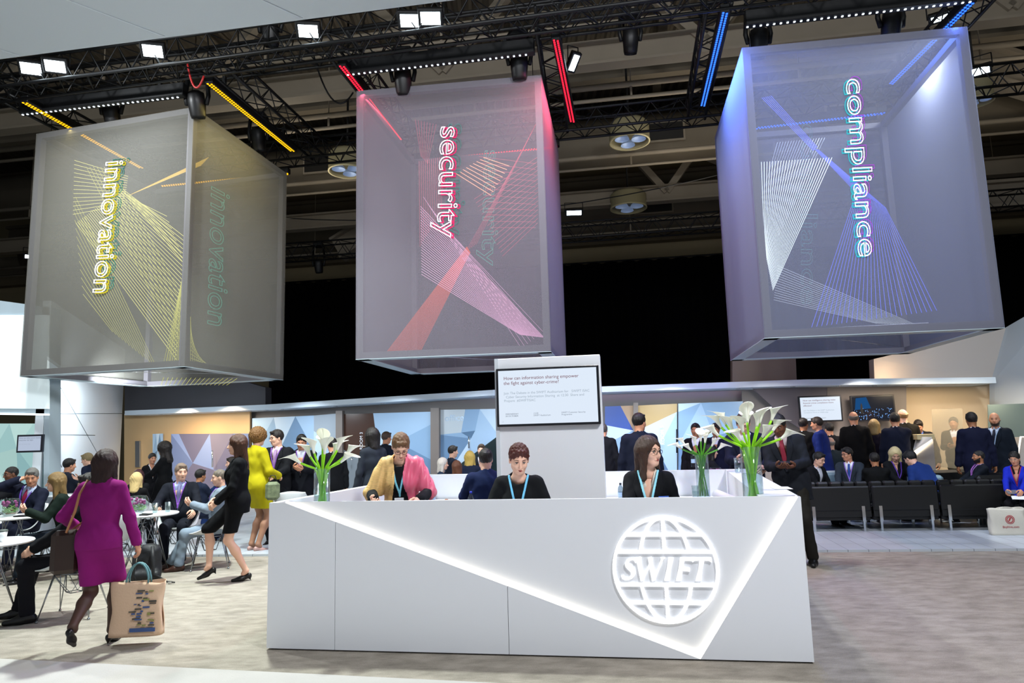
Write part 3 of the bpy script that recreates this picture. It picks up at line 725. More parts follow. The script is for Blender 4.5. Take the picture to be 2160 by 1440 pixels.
# far wall with bands, curtain
M_beige = mat('beige_wall', '8a7d60', .8, var=.06, vs=.6); M_beige2 = mat('beige_shade', '6a5f4a', .8)
p0 = hallp(0, 19.6, 0)
b = MB(); c = p0 + ez * 6.5; R9 = rotz(BA); b.box(c, (60, .3, 13), R9); struct(b.obj('wall_back', M_beige))
b = MB(); b.box(p0 - e2 * .35 + ez * 9.5, (60, .5, .38), R9); struct(b.obj('trim_2', M_beige2)); b = MB(); b.box(p0 - e2 * .2 + ez * 10.3, (60, .6, .9), R9); struct(b.obj('trim_3', M_steel))
q0 = hallp(0, 18.6, 0)
def cur(u, v):
    U = -13.7 + u * 36.7; return q0 + e1 * U + e2 * .12 * math.sin(U * 9) + ez * (v * 8.42)
cr = thing('stage_curtain', 'floor-length black drape hung across the far wall of the hall', 'curtain', (0, 0, 0))
b = MB(); b.grid(cur, 900, 2, thick=.01); b.obj('drape', mat('black_drape', '030305', .95, spec=.1), cr); b = MB(); b.tube([q0 + e1 * -13.8 + ez * 8.45, q0 + e1 * 23.2 + ez * 8.45], .04, 8); b.obj('curtain_rail', M_black, cr)
b = MB(); b.box(hallp(-29, 8, 6.5), (.3, 30, 13), R9); struct(b.obj('wall_left', mat('brown_panels', '4a3c2c', .7, var=.1, vs=1)))
b = MB(); b.box(hallp(24, 8, 6.5), (.3, 30, 13), R9); struct(b.obj('wall_right', M_beige))

# white soffit overhead, top left
b = MB(); a0 = PZ(0, 125, 4.6); a1 = PZ(960, 0, 4.6); dd = (a1 - a0) / np.linalg.norm(a1 - a0); nd = np.array([dd[1], -dd[0], 0])
b.slab([a0 - dd * 5, a1 + dd * 1.5, a1 + dd * 1.5 + nd * 4.2, a0 - dd * 5 + nd * 4.2], (0, 0, .35)); ro = struct(b.obj('ceiling', mat('white_soffit', 'b4bdc2', .55)))
for t in (.08, .42, .72):
    q = a0 + (a1 - a0) * t; b = MB(); b.tube([q + nd * .02 - ez * .001 + dd * -.1, q + nd * 2.2 - dd * 1.6 - ez * .001], .006, 5); sx = b.obj('seam', mat('seam_pale', 'c9d2d6', .5), ro)
area_light('soffit_wash', (-2.2, 4.6, 2.2), (-2.6, 4.0, 4.6), .6, 12, (.9, .97, 1.0))  # area light below the soffit, aimed up at it

# ---- back walls of the stand
def wallpoly(pts, depth, th, m, name):
    """pts: (px,py,Y) corners; slab extruded away from the camera"""
    b = MB(); P = [PY(*p) for p in pts]; b.slab(P, e2 * th); return struct(b.obj(name, m))
M_taupe = mat('taupe_wall', '8f8a88', .6); M_taupe2 = mat('dark_taupe_wall', '66626a', .6); M_cream = mat('cream_wall', 'd9c3a2', .55); M_orange = mat('warm_cream_wall', 'd8b88c', .55)
CE = [(263, 866, 18.2), (560, 853, 16.6), (1040, 822, 14.9), (1265, 815, 14.5), (1700, 800, 13.9), (2100, 795, 13.4)]
P = [PY(*p) for p in CE]
for i in range(len(P) - 1):   # canopy
    pass
b = MB()
back = [p + e2 * 1.1 for p in P]
n = len(P)
b.v = []
topz = lambda p, dz: p + ez * dz
V = [topz(p, 0) for p in P] + [topz(p, -.12) for p in P] + [topz(p, 0) for p in back] + [topz(p, -.12) for p in back]
Fs = []
for i in range(n - 1): Fs += [[i, i + n, i + n + 1, i + 1], [i, i + 1, i + 1 + 2 * n, i + 2 * n], [i + n, i + 3 * n, i + 3 * n + 1, i + n + 1], [i + 2 * n, i + 1 + 2 * n, i + 1 + 3 * n, i + 3 * n]]
Fs += [[0, 2 * n, 3 * n, n], [n - 1, 2 * n - 1, 4 * n - 1, 3 * n - 1]]
b.add(V, Fs); struct(b.obj('ceiling', mat('canopy_white', 'b9c8d6', .5)))
# downlights in the canopy soffit
kk = 0
for (px, py, Yd) in ((325, 874, 18.0), (400, 870, 17.7), (515, 868, 17.2), (548, 864, 17.0), (582, 866, 16.9), (705, 858, 16.4), (808, 856, 15.9), (866, 851, 15.8), (1033, 844, 15.2), (1566, 828, 14.5), (1681, 823, 14.4), (1782, 820, 14.2), (1860, 816, 14.1), (1935, 817, 14.0), (1965, 815, 13.9)):
    zc = P[0][2] + 0; 
    i = max(j for j in range(n - 1) if CE[j][0] <= px); t = (px - CE[i][0]) / (CE[i + 1][0] - CE[i][0]); q = P[i] + (P[i + 1] - P[i]) * t; c = q + e2 * .35 - ez * .122
    r_ = thing('downlight', ('small recessed downlight in the white canopy, number by place: ' if False else 'small round downlight set in the underside of the white canopy'), 'downlight', c, 0, 'canopy downlights')
    b = MB(); b.lathe([(.045, 0), (.05, 0), (.05, .01), (.045, .01)], (0, 0, -.005)); b.obj('rim', M_chrome, r_); b = MB(); b.lathe([(0, 0), (.042, 0), (.042, .004), (0, .004)], (0, 0, -.003)); b.obj('lamp', glow('lamp_warm', 'fff0d8', 14), r_); kk += 1
for t, col, pw in (((380, 17.2), (1.0, .72, .42), 75), ((470, 16.6), (1.0, .72, .42), 60), ((620, 15.6), (.85, .93, 1), 50), ((820, 14.9), (.85, .93, 1), 50), ((980, 14.3), (.9, .95, 1), 40), ((1420, 13.8), (.85, .93, 1), 55), ((1640, 13.2), (1, .93, .85), 45), ((1830, 13.4), (1, .85, .72), 35), ((1960, 13.0), (1, .78, .5), 60), ((2090, 12.6), (1, .82, .6), 55)):
    q = PY(t[0], 850, t[1]); area_light('canopy_lamp', (q[0], q[1], 2.40), (q[0] + .15, q[1] + .6, 1.0), .3, pw * .42, col, 150)
# wall behind the canopy, in stretches; WP(px) gives a point of the wall foot line
def WL(px, off=.85):
    i = max([j for j in range(n - 1) if CE[j][0] <= px] + [0]); t = (px - CE[i][0]) / (CE[i + 1][0] - CE[i][0]); d = CE[i][2] + (CE[i + 1][2] - CE[i][2]) * t; return d + off
def wq(x0, x1, y0, y1, off=.85, dy0=None):
    """corner points of a wall patch seen between two pixel columns; y given at both ends"""
    y0 = y0 if hasattr(y0, '__len__') else (y0, y0); y1 = y1 if hasattr(y1, '__len__') else (y1, y1)
    def at(x, y): return PY(x, y, WL(x, off)) if y is not None else PY(x, hor(x) + 1.62 / WL(x, off) * F, WL(x, off)) * np.array([1, 1, 0])
    return [at(x0, y0[0]), at(x1, y0[1]), at(x1, y1[1]), at(x0, y1[0])]
def wslab(x0, x1, y0, y1, m, name, off=.85, th=.08):
    b = MB(); b.slab(wq(x0, x1, y0, y1, off), e2 * th); return struct(b.obj(name, m))
wslab(262, 527, (873, 860), (None, None), M_orange, 'wall_back', 1.0)
wslab(527, 1050, (862, 830), (None, None), M_taupe, 'wall_back', 1.35)
wslab(1050, 1600, (825, 803), (None, None), M_taupe, 'wall_back', 1.35)
wslab(1565, 1912, (805, 803), (None, None), M_taupe, 'wall_back', 1.0)
wslab(1905, 2100, (803, 800), (None, None), M_cream, 'wall_back', .98)
b = MB(); A = [PY(1580, 812, 14.6), PY(1745, 812, 14.6), PY(1745, 940, 14.6), PY(1660, 886, 14.6)]; b.slab(A, e2 * .05); struct(b.obj('trim_4', M_taupe2))
b = MB(); b.slab([PY(1745, 812, 14.58), PY(1912, 806, 14.3), PY(1912, 1010, 14.3), PY(1745, 1010, 14.6)], e2 * .05); struct(b.obj('trim_5', mat('mauve_wall', '7c7572', .6)))
# upper volumes behind the canopy
wallpoly([(263, 735, 18.9), (560, 817, 17.4), (560, 856, 17.4), (263, 870, 18.9)], 0, .3, mat('charcoal_wall', '4a4b52', .7), 'wall_back')
wallpoly([(1545, 742, 15.4), (1678, 742, 15.2), (1681, 812, 15.2), (1545, 818, 15.4)], 0, .3, mat('brown_wall', '6b6259', .7), 'wall_back')
b = MB(); b.slab([PY(1843, 757, 14.8), PY(2128, 690, 14.0), PY(2098, 800, 14.0), PY(1845, 806, 14.8)], e2 * .3); struct(b.obj('wall_right', mat('grey_lit_wall', 'a59e98', .6)))
area_light('uplight', tuple(PY(1866, 797, 14.3)), tuple(PY(1880, 760, 14.8)), .25, 9, (1, .7, .4))
b = MB(); b.slab([PY(2128, 690, 13.9), PY(2250, 620, 12.0), PY(2250, 1080, 12.0), PY(2098, 1030, 13.9), PY(2098, 800, 13.9)], e2 * .2); wr_o = struct(b.obj('wall_right', mat('blueish_white_wall', 'aab4bd', .6)))
# left white structure: light box, pillar, side wall
LB = 12.0
M_lbox = mat('lightbox_face', 'e8f4f6', .5, emit='dff2f6', es=.42)
b = MB(); b.slab([PY(-160, 612, LB), PY(104, 648, LB), PY(104, 1050, LB), PY(92, 1050, LB), PY(92, 872, LB), PY(-160, 872, LB)], e2 * .25); struct(b.obj('wall_left', mat('pale_frame', 'a9b9c2', .5)))
b = MB(); b.slab([PY(-160, 664, LB - .04), PY(100, 664, LB - .04), PY(100, 862, LB - .04), PY(-160, 860, LB - .04)], e2 * .05); struct(b.obj('window_1', M_lbox))
b = MB(); b.slab([PY(-160, 868, LB - .06), PY(100, 872, LB - .06), PY(100, 876, LB - .06), PY(-160, 872, LB - .06)], e2 * .05); struct(b.obj('trim_6', glow('slot_light', 'f2fbff', 1.6)))
b = MB(); pA = PY(104, 700, LB); pB = PY(266, 700, 18.6); pA[2] = pB[2] = 0; b.slab([pA, pB, pB + ez * 4.2, pA + ez * 4.2], np.array([-.15, 0, 0])); wl = struct(b.obj('wall_left', mat('pale_blue_wall', 'e2ebf2', .5)))
def onwall(px, py): return PPL(px, py, pA, math.atan2(pB[1] - pA[1], pB[0] - pA[0])) + np.array([.004, -.002, 0])
for pts in (((118, 800), (205, 955)), ((104, 872), (264, 872)), ((104, 916), (200, 918)), ((110, 935), (130, 985))):
    s_ = MB(); s_.tube([onwall(*pts[0]), onwall(*pts[1])], .007, 5); s_.obj('seam', mat('seam_grey', '6f7f8a', .5), wl)
area_light('wall_fill', (-7.4, 12.9, 2.7), (-10.2, 16.6, 2.0), .25, 75, (.9, .97, 1.0), 140)  # added unseen light under the left box, brightens the pale wall
# room behind the left glass, with a faceted wall
def facets(name, pts, tris, shades, off, parent=None, kindname=None, es=0):
    """mosaic of flat facets; pts in pixel coords with own depth"""
    b = MB(); Pp = [PY(*p) for p in pts]
    for t in tris:
        b.add([Pp[i] for i in t[:-1]], [list(range(len(t) - 1))], t[-1])
    return b
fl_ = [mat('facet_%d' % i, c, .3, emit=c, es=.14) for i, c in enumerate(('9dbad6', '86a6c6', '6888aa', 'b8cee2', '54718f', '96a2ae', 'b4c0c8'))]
fr_ = [mat('pale_facet_%d' % i, c, .5, emit=c, es=.85) for i, c in enumerate(('d5e6e6', 'bfd6d8', 'e6f2ef', 'aac4c9', 'ccdcd9'))]  # pale facets emit, standing in for the light inside the room
pts = [(-160, 893, 14.5), (20, 893, 14.5), (70, 893, 14.5), (110, 893, 14.5), (110, 1080, 14.5), (40, 1080, 14.5), (-160, 1080, 14.5), (35, 945, 14.5), (-20, 960, 14.5), (75, 1000, 14.5)]
tris = [(0, 1, 8, 0), (1, 7, 8, 1), (1, 2, 7, 2), (2, 3, 7, 0), (3, 9, 7, 1), (3, 4, 9, 2), (4, 5, 9, 0), (5, 7, 9, 3), (5, 8, 7, 4), (5, 6, 8, 2), (6, 0, 8, 1)]
o = facets('f', pts, tris, None, 0).obj('wall_left', fr_); o['kind'] = 'structure'
b = MB(); b.slab([PY(-160, 893, LB + .1), PY(92, 893, LB + .1), PY(92, 1060, LB + .1), PY(-160, 1060, LB + .1)], e2 * .012); struct(b.obj('window_2', clear_glass('left_glass', 'eaf6f4', .96, .02)))
# glass fronts along the back wall: each pane a mosaic film
def pane(name, x0, x1, y0, y1, inner, tris, off=.7, mats=None, y1n=1075):
    """inner: extra points given as fractions (u,v down); corners are 0..3 (tl,tr,br,bl)"""
    c = [(x0, y0[0]), (x1, y0[1]), (x1, y1[1]), (x0, y1[0])]
    def at(u, v):
        x = x0 + (x1 - x0) * u; yt = y0[0] + (y0[1] - y0[0]) * u; yb = y1[0] + (y1[1] - y1[0]) * u; return PY(x, yt + (yb - yt) * v, WL(x, off))
    b = MB(); Pp = [at(u, v) for u, v in inner]
    for t in tris: b.add([Pp[i] for i in t[:-1]], [list(range(len(t) - 1))], t[-1]); b.add([Pp[i] + e2 * .02 for i in t[:-1][::-1]], [list(range(len(t) - 1))], t[-1])
    return struct(b.obj(name, mats or fl_))
G = [(0, 0), (.35, 0), (.7, 0), (1, 0), (1, .45), (1, 1), (.55, 1), (0, 1), (0, .5), (.45, .42), (.75, .6)]
T1 = [(0, 1, 8, 0), (1, 9, 8, 1), (1, 2, 9, 3), (2, 3, 4, 0), (2, 4, 9, 2), (4, 10, 9, 1), (4, 5, 10, 2), (5, 6, 10, 5), (6, 9, 10, 0), (6, 7, 9, 5), (7, 8, 9, 4)]
pane('window_3', 322, 343, (915, 914), (1000, 1000), G, T1)
pane('window_4', 361, 524, (915, 914), (1040, 1035), [(0, 0), (.1, 0), (.5, 0), (1, 0), (1, .6), (1, 1), (.6, 1), (0, 1), (.55, .62), (.28, .5), (.8, 0)], [(0, 1, 9, 3), (0, 9, 7, 0), (1, 2, 9, 5), (2, 8, 9, 3), (2, 10, 8, 6), (10, 3, 4, 0), (10, 4, 8, 5), (4, 5, 8, 0), (5, 6, 8, 6), (6, 7, 9, 8, 5)], .9,
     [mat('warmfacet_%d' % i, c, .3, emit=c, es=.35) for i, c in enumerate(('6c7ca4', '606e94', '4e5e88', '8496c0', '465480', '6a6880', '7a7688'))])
pane('window_5', 532, 662, (882, 876), (1045, 1040), G, T1); 
pane('window_6', 662, 708, (876, 872), (1040, 1038), [(0, 0), (1, 0), (1, .4), (1, 1), (0, 1), (0, .2), (0, .5)], [(0, 1, 2, 5, 5), (5, 2, 6, 3), (6, 2, 3, 4, 0)])
pane('window_7', 722, 908, (873, 868), (1036, 1030), [(0, 0), (.35, 0), (1, 0), (1, .17), (1, 1), (.6, 1), (0, 1), (.38, .26), (.62, .38), (0, .45), (.36, .7), (1, .62)], [(0, 1, 7, 9, 5), (1, 2, 3, 8, 7, 0), (3, 11, 8, 1), (8, 11, 4, 2), (7, 8, 5, 10, 3), (8, 4, 5, 4), (9, 7, 10, 5), (9, 10, 5, 6, 6)], .7,
     [fl_[0], fl_[1], fl_[2], fl_[3], fl_[4], mat('brown_reflect', '4a342b', .25), mat('grey_film', '7e8890', .3)])
pane('window_8', 926, 1049, (864, 862), (1028, 1022), [(0, 0), (.45, 0), (.7, 0), (1, 0), (1, .33), (1, .42), (.5, .75), (0, 1), (0, .32), (.55, .38), (.38, .3), (.62, .28)], [(0, 1, 10, 8, 6), (1, 2, 11, 10, 1), (2, 3, 4, 3), (2, 4, 11, 0), (10, 11, 9, 4), (11, 4, 5, 9, 0), (8, 10, 9, 1), (8, 9, 7, 2), (9, 5, 6, 0), (9, 6, 7, 3)], .75)
b = MB(); b.slab([PY(1049, 920, 15.3), PY(1049, 1030, 15.3), PY(930, 1030, 15.6), PY(975, 975, 15.6)], e2 * .02); struct(b.obj('window_9', mat('dark_reflect', '1d2a2c', .25)))
pane('window_10', 1276, 1336, (857, 855), (1035, 1030), [(0, 0), (1, 0), (1, .3), (1, 1), (0, 1), (0, .45), (0, .22), (.55, 0)], [(0, 7, 2, 6, 5), (7, 1, 2, 6), (6, 2, 5, 3), (5, 2, 3, 4, 1)], .7, [fl_[0], fl_[1], fl_[2], fl_[3], fl_[4], mat('blue_blur', '34529c', .4), mat('tan_blur', 'a98f74', .4)])
pane('window_11', 1346, 1428, (855, 851), (1030, 1026), [(0, 0), (1, 0), (1, .1), (1, 1), (0, 1), (0, .3), (.5, .55)], [(0, 1, 2, 5, 6), (5, 2, 6, 3), (2, 3, 6, 0), (6, 3, 4, 4), (5, 6, 4, 1)], .7, [fl_[0], fl_[1], fl_[2], fl_[3], fl_[4], fl_[5], mat('tan_blur2', 'b39a6a', .4)])
pane('window_12', 1431, 1567, (851, 846), (1026, 1022), [(0, 0), (.35, 0), (1, 0), (1, .35), (1, 1), (.5, 1), (0, 1), (0, .5), (.55, .4), (0, .1)], [(0, 1, 9, 3), (9, 1, 7, 1), (1, 8, 5, 7, 0), (1, 2, 3, 8, 1), (3, 4, 8, 2), (8, 4, 5, 3), (7, 5, 6, 2)], .7)
area_light('glass_wash', (1.0, 12.6, 2.3), (1.0, 15.3, 1.5), .8, 40, (.8, .92, 1.0))
# pillars between the panes
for i, (x0, x1, y) in enumerate(((708, 722, 872), (908, 926, 866), (1336, 1346, 855))):
    b = MB(); b.slab(wq(x0, x1, (y - 6, y - 6), (None, None), .6), e2 * .15); struct(b.obj('trim_%d' % (7 + i), mat('mullion_taupe', '7b736e', .5)))
for i, (x, y0_, y1_) in enumerate(((448, 950, 985), (989, 920, 945), (730, 968, 975), (742, 966, 972), (1428, 905, 955))):
    b = MB(); b.tube([PY(x, y0_, WL(x, .55)), PY(x, y1_, WL(x, .55))], .02, 8)
    tag(b.obj('steel_bar', M_chrome if i != 4 else M_black), ['long steel pull handle on the glass by the warm cream wall', 'slim handle on the glass of the meeting room', 'small left steel handle behind the left vase', 'small right steel handle behind the left vase', 'dark vertical pull handle on the glass behind the woman with glasses'][i], 'handle')
b = MB(); b.slab(wq(285, 294, (930, 930), (985, 985), .9), e2 * .05); tag(b.obj('door_plate', mat('brushed_plate', 'b5bdc9', .3, metal=.8)), 'tall brushed metal push plate on the warm cream wall', 'handle')
# room names on the glass
for s_, (px, py), hgt in (('ROOM 3', (765, 948), .12), ('ROOM 5', (1402, 938), .12)):
    q = PY(px, py, WL(px, .62)); t = text_obj(s_, 'room_name', .11, mat('white_film', 'e8eef4', .5), None, frame_mat(q, ez, -e1, -e2)); tag(t, ('white upright room lettering on the brown glass behind the scarf-wearing woman' if px < 1000 else 'white upright room lettering on the glass right of the pillar'), 'lettering')
q = PY(938, 888, 15.2); t = text_obj('office', 'room_name', .2, mat('grey_film2', '8fa6bc', .5), None, frame_mat(q, e1, ez, -e2)); tag(t, 'faint grey lettering on the glass of the meeting room', 'lettering')
# right side glass doors
for i, (x0, x1, y0_, y1_, dd_) in enumerate(((1966, 2030, (863, 861), (983, 990), 13.3), (2084, 2230, (853, 849), (1010, 1020), 12.9))):
    b = MB(); b.slab([PY(x0, y0_[0], dd_ - .15), PY(x1, y0_[1], dd_ - .25), PY(x1 + (6 if i == 0 else 0), y1_[1], dd_ - .25), PY(x0 + 4, y1_[0], dd_ - .15)], e2 * .02)
    struct(b.obj('door_%d' % (i + 1), gauze('smoked_glass', 'b8b09c', .66, .4) if i == 0 else mat('green_glass', '66746f', .2, coat=.5)))
# ================================================================ RECEPTION DESK
D0 = PZ(562, 1370, 0); D1 = PZ(1718, 1400, 0); dL = np.linalg.norm(D1 - D0); du = (D1 - D0) / dL; dang = math.atan2(du[1], du[0]); dv = np.array([-du[1], du[0], 0])
DH = 1.12
desk = thing('reception_desk', 'big white reception desk with glowing triangle lines and a globe emblem', 'desk', D0, dang)
def dpl(px, py):
    q = PPL(px, py, D0, dang); return float((q - D0) @ du), float(q[2])
uA, _ = dpl(600, 1060); uB, zB = dpl(1478, 1392); uC, _ = dpl(1684, 1048)
M_dw = mat('desk_white', 'e2e4e9', .4, coat=.1)
def pz(poly, y0, y1): 
    b = MB(); b.slab([(u, y0, z) for u, z in poly], (0, y1 - y0, 0)); return b
tz = lambda u: DH - (u - uA) / (uB - uA) * (DH - .02)     # the long slanting line
s1, _ = dpl(707, 1200); s2, _ = dpl(1072, 1300)
pz([(0, .012), (s1 - .002, .012), (s1 - .002, tz(s1)), (uA, DH), (0, DH)], 0, .05).obj('front_panel', M_dw, desk)
pz([(s1 + .002, .012), (s2 - .002, .012), (s2 - .002, tz(s2)), (s1 + .002, tz(s1))], 0, .05).obj('front_panel', M_dw, desk)
pz([(s2 + .002, .012), (uB, .012), (s2 + .002, tz(s2))], 0, .05).obj('front_panel', M_dw, desk)
pz([(uB, .012), (dL, .012), (dL - .0, DH), (uC, DH)], 0, .05).obj('front_panel', M_dw, desk)
pz([(uA - .02, DH), (uB, .012), (uC + .02, DH)], .045, .075).obj('recessed_triangle', M_dw, desk)
M_led = glow('led_line', 'fff6e2', 4.6)
for (a, c) in (((uA, DH), (uB, .02)), ((uB, .02), (uC, DH))):
    a = np.array([a[0], .030, a[1]]); c = np.array([c[0], .030, c[1]]); d = c - a; d /= np.linalg.norm(d); up_ = np.cross(d, [0, 1, 0]); 
    up_ = up_ if True else up_
    R = np.stack([d, np.array([0, 1., 0]), np.cross(d, [0, 1, 0])], 1); sg = 1 if (np.array([(uA + uC) / 2, .03, DH]) - a) @ R[:, 2] > 0 else -1
    b = MB(); b.box((a + c) / 2 + R[:, 2] * sg * .007, (np.linalg.norm(c - a), .026, .006), R); b.obj('light_line', M_led, desk, label='warm white light line')
# counter body
b = MB(); b.box((dL / 2, .30, .955), (dL - .1, .46, .03)); b.obj('counter_top', M_dw, desk)
b = MB(); b.box((dL / 2, .10, .49), (dL - .1, .04, .9)); b.obj('inner_panel', M_dw, desk)
def dloc(P_): q = np.array(P_) - D0; return np.array([q @ du, q @ dv, q[2]])
LB_ = dloc(PZ(905, 998, DH)); LB_[0] = max(LB_[0], .1); RB_ = dloc(PZ(1532, 989, DH))
LBx, LBy = float(.28), 3.42; RBx, RBy = float(RB_[0]), 3.42
def wallp(a, c, th, z0, z1, name, parent=desk, m=M_dw):
    a = np.array([a[0], a[1], z0], float); c = np.array([c[0], c[1], z0], float); d = (c - a) / np.linalg.norm(c - a); nn = np.array([-d[1], d[0], 0]); b = MB(); b.slab([a, c, c + nn * th, a + nn * th], (0, 0, z1 - z0)); return b.obj(name, m, parent)
wallp((.0, .05), (LBx + .0, LBy), -.07, .012, DH, 'side_wall'); wallp((dL, .05), (RBx + .25, RBy), .27, .012, DH, 'side_wall')
wallp((LBx, LBy), (RBx + .25, RBy), .06, .012, DH, 'rear_wall')
b = MB(); b.box((dL * .5 + .1, LBy - .35, .80), (dL - .5, .62, .03)); b.obj('rear_worktop', M_dw, desk)
for k in range(5):
    b = MB(); b.box((.75 + k * .75, LBy - .28, .40), (.70, .40, .72), bev=.004); cb = b.obj('cupboard', mat('cupboard_grey', 'b4b8bc', .45), desk)
    b = MB(); b.box((.75 + k * .75 + .28, LBy - .49, .62), (.012, .02, .12)); b.obj('cupboard_handle', M_grey, cb)
# globe emblem
gu, gz = dpl(1404, 1202); gr = (dpl(1517, 1202)[0] - dpl(1290, 1202)[0]) / 2
M_sign = mat('sign_white', 'ffffff', .4, emit='ffffff', es=.62)
emb = thing('globe_emblem', 'raised white globe emblem with SWIFT lettering on the desk front', 'emblem', D0 + du * gu + ez * gz + dv * .045, dang)
rr = gr * .968; st_ = gr * .033
def bar(b, pts, w, close=False):
    pts = [np.array((p[0], 0, p[1]), float) for p in pts]; k = len(pts)
    for i in range(k if close else k - 1):
        a, c = pts[i], pts[(i + 1) % k]; d = (c - a) / np.linalg.norm(c - a); nn = np.cross(d, [0, 1, 0]); e_ = d * w * .3
        b.slab([a - nn * w - e_, c - nn * w + e_, c + nn * w + e_, a + nn * w - e_], (0, -.014, 0))
b = MB(); bar(b, [(rr * math.cos(a), rr * math.sin(a)) for a in np.linspace(0, 2 * math.pi, 73)[:-1]], st_, True); b.obj('ring', M_sign, emb)
for zz in (.66, .33, -.30, -.64):
    b = MB(); xx = math.sqrt(1 - zz * zz) * rr; bar(b, [(-xx, zz * rr), (xx, zz * rr)], st_); b.obj('parallel', M_sign, emb)
for a_ in (-.5, 0, .5):
    for lo_, hi_ in ((.33, 1), (-1, -.30)):
        b = MB(); bar(b, [(a_ * rr * math.sqrt(max(0, 1 - z * z)), z * rr) for z in np.linspace(lo_, hi_, 14)], st_); b.obj('meridian', M_sign, emb)
def letter(polys, ox, name):
    b = MB(); hL = gr * .42; shear_ = .23
    for P in polys: b.slab([((ox + x + y * shear_) * hL, .0, (y - .5) * hL) for x, y in P], (0, -.014, 0))
    b.obj(name, M_sign, emb)
def stroke(c, w):
    out = []
    for i in range(len(c) - 1):
        a, d = np.array(c[i]), np.array(c[i + 1]); t = (d - a) / np.linalg.norm(d - a); nn = np.array([-t[1], t[0]]); wa, wb = w[i] / 2, w[i + 1] / 2
        out.append([tuple(a - nn * wa - t * .012), tuple(d - nn * wb + t * .012), tuple(d + nn * wb + t * .012), tuple(a + nn * wa - t * .012)])
    return out
S_pts = [(.50, .80), (.44, .90), (.33, .945), (.20, .93), (.11, .86), (.09, .75), (.14, .65), (.26, .55), (.38, .46), (.45, .36), (.46, .24), (.40, .13), (.29, .065), (.15, .05), (.04, .09), (-.01, .20)]
letter(stroke(S_pts, [.10, .09, .08, .10, .14, .18, .20, .21, .21, .20, .18, .14, .10, .08, .09, .11]), -1.98, 'letter_s')
letter(stroke([(.08, 1), (.45, 0)], [.20, .17]) + stroke([(.45, .02), (.72, .93)], [.09, .09]) + stroke([(.60, 1), (.96, 0)], [.17, .17]) + stroke([(.96, .02), (1.19, 1)], [.09, .11]) + [[(-.06, 1), (.24, 1), (.22, .95), (-.02, .95)], [(1.08, 1), (1.30, 1), (1.28, .95), (1.10, .95)]], -1.50, 'letter_w')
letter([[(.03, 1), (.27, 1), (.235, .5), (.05, .5)], [(.05, .5), (.235, .5), (.27, 0), (.02, 0)]], -.10, 'letter_i')
letter([[(.03, 1), (.25, 1), (.235, .5), (.05, .5)], [(.05, .5), (.235, .5), (.26, 0), (.02, 0)], [(.2, 1), (.66, 1), (.66, .86), (.60, .86), (.2, .88)], [(.2, .55), (.54, .56), (.56, .40), (.2, .43)]], .42, 'letter_f')
letter([[(.23, .9), (.44, .9), (.42, .5), (.25, .5)], [(.25, .5), (.42, .5), (.46, 0), (.20, 0)], [(-.06, 1), (.74, 1), (.76, .80), (.68, .86), (.4, .89), (.2, .89), (.0, .86), (-.06, .80)]], 1.10, 'letter_t')

# ---- pillar with the big screen
pp0 = PY(1043, 757, 7.25); pw = 1.116
pil = thing('display_pillar', 'tall white pillar behind the staff that carries the large screen', 'pillar', pp0 * np.array([1, 1, 0]), BA)
b = MB(); b.box((pw / 2, .10, pp0[2] / 2), (pw, .20, pp0[2]), bev=.006); b.obj('column', M_white, pil); b = MB(); b.box((.02, -.006, pp0[2] / 2), (.04, .014, pp0[2])); b.obj('edge_trim', M_wht2, pil)
def screen(name, label, x0, y0, x1, y1, p0, ang, bz, face, deep=.06):
    """screen whose picture corners are top left and bottom right"""
    a = PPL(x0, y0, p0, ang); c = PPL(x1, y1, p0, ang); du_ = np.array([math.cos(ang), math.sin(ang), 0]); n_ = np.array([math.sin(ang), -math.cos(ang), 0])
    W_ = float((c - a) @ du_); H_ = float(a[2] - c[2]); r = thing(name, label, 'screen', a * np.array([1, 1, 0]) + ez * c[2], ang)
    b = MB(); b.box((W_ / 2, -deep / 2, H_ / 2), (W_, deep, H_), bev=.006); b.obj('bezel', mat('screen_bezel', '14151c', .3), r)
    b = MB(); b.box((W_ / 2, -deep - .002, H_ / 2), (W_ - bz * 2, .006, H_ - bz * 2)); pic = b.obj('display', face, r)
    return r, pic, W_, H_, deep
M_scr = mat('screen_white', '1a1c20', .3, emit='e4f0ff', es=.93)
pA_ = PPL(1050, 780, pp0, BA)
scr, pic, W_, H_, dp_ = screen('wall_screen', 'large flat screen with a question about information sharing on the white pillar', 1048, 779, 1268, 894, pp0, BA, .024, M_scr)
def lines(pic, W_, H_, dp, rows):
    for s_, u, v, sz, m in rows:
        text_obj(s_, 'screen_text', sz * min(1, W_ / 1.22) if W_ > .9 else sz, m, pic, frame_mat((W_ * u, -dp - .0065, H_ * v), (1, 0, 0), (0, 0, 1), (0, -1, 0)), extrude=.0003)
T_red = glow('text_maroon', '7a3a48', .9); T_gr = glow('text_grey', 'a4b2c0', .95); T_dk = glow('text_dark', '76808e', .95)
lines(pic, W_, H_, dp_, [('How can information sharing empower', .075, .80, .056, T_red), ('the fight against cyber-crime?', .075, .715, .056, T_red),
    ('Join The Debate in the SWIFT Auditorium for   SWIFT ISAC', .075, .55, .041, T_gr), ('  Cyber Security Information Sharing  at 12:30  Share and', .075, .485, .041, T_gr), ('Prepare  #SWIFTISAC', .075, .42, .041, T_gr),
    ('WEDNESDAY', .085, .20, .026, T_dk), ('28 OCTOBER', .085, .165, .026, T_dk), ('12:30', .36, .20, .026, T_dk), ('SWIFT Auditorium', .36, .165, .026, T_dk), ('SWIFT Customer Security', .63, .20, .026, T_dk), ('Programme', .63, .165, .026, T_dk), ('17', .05, .07, .02, T_gr)])
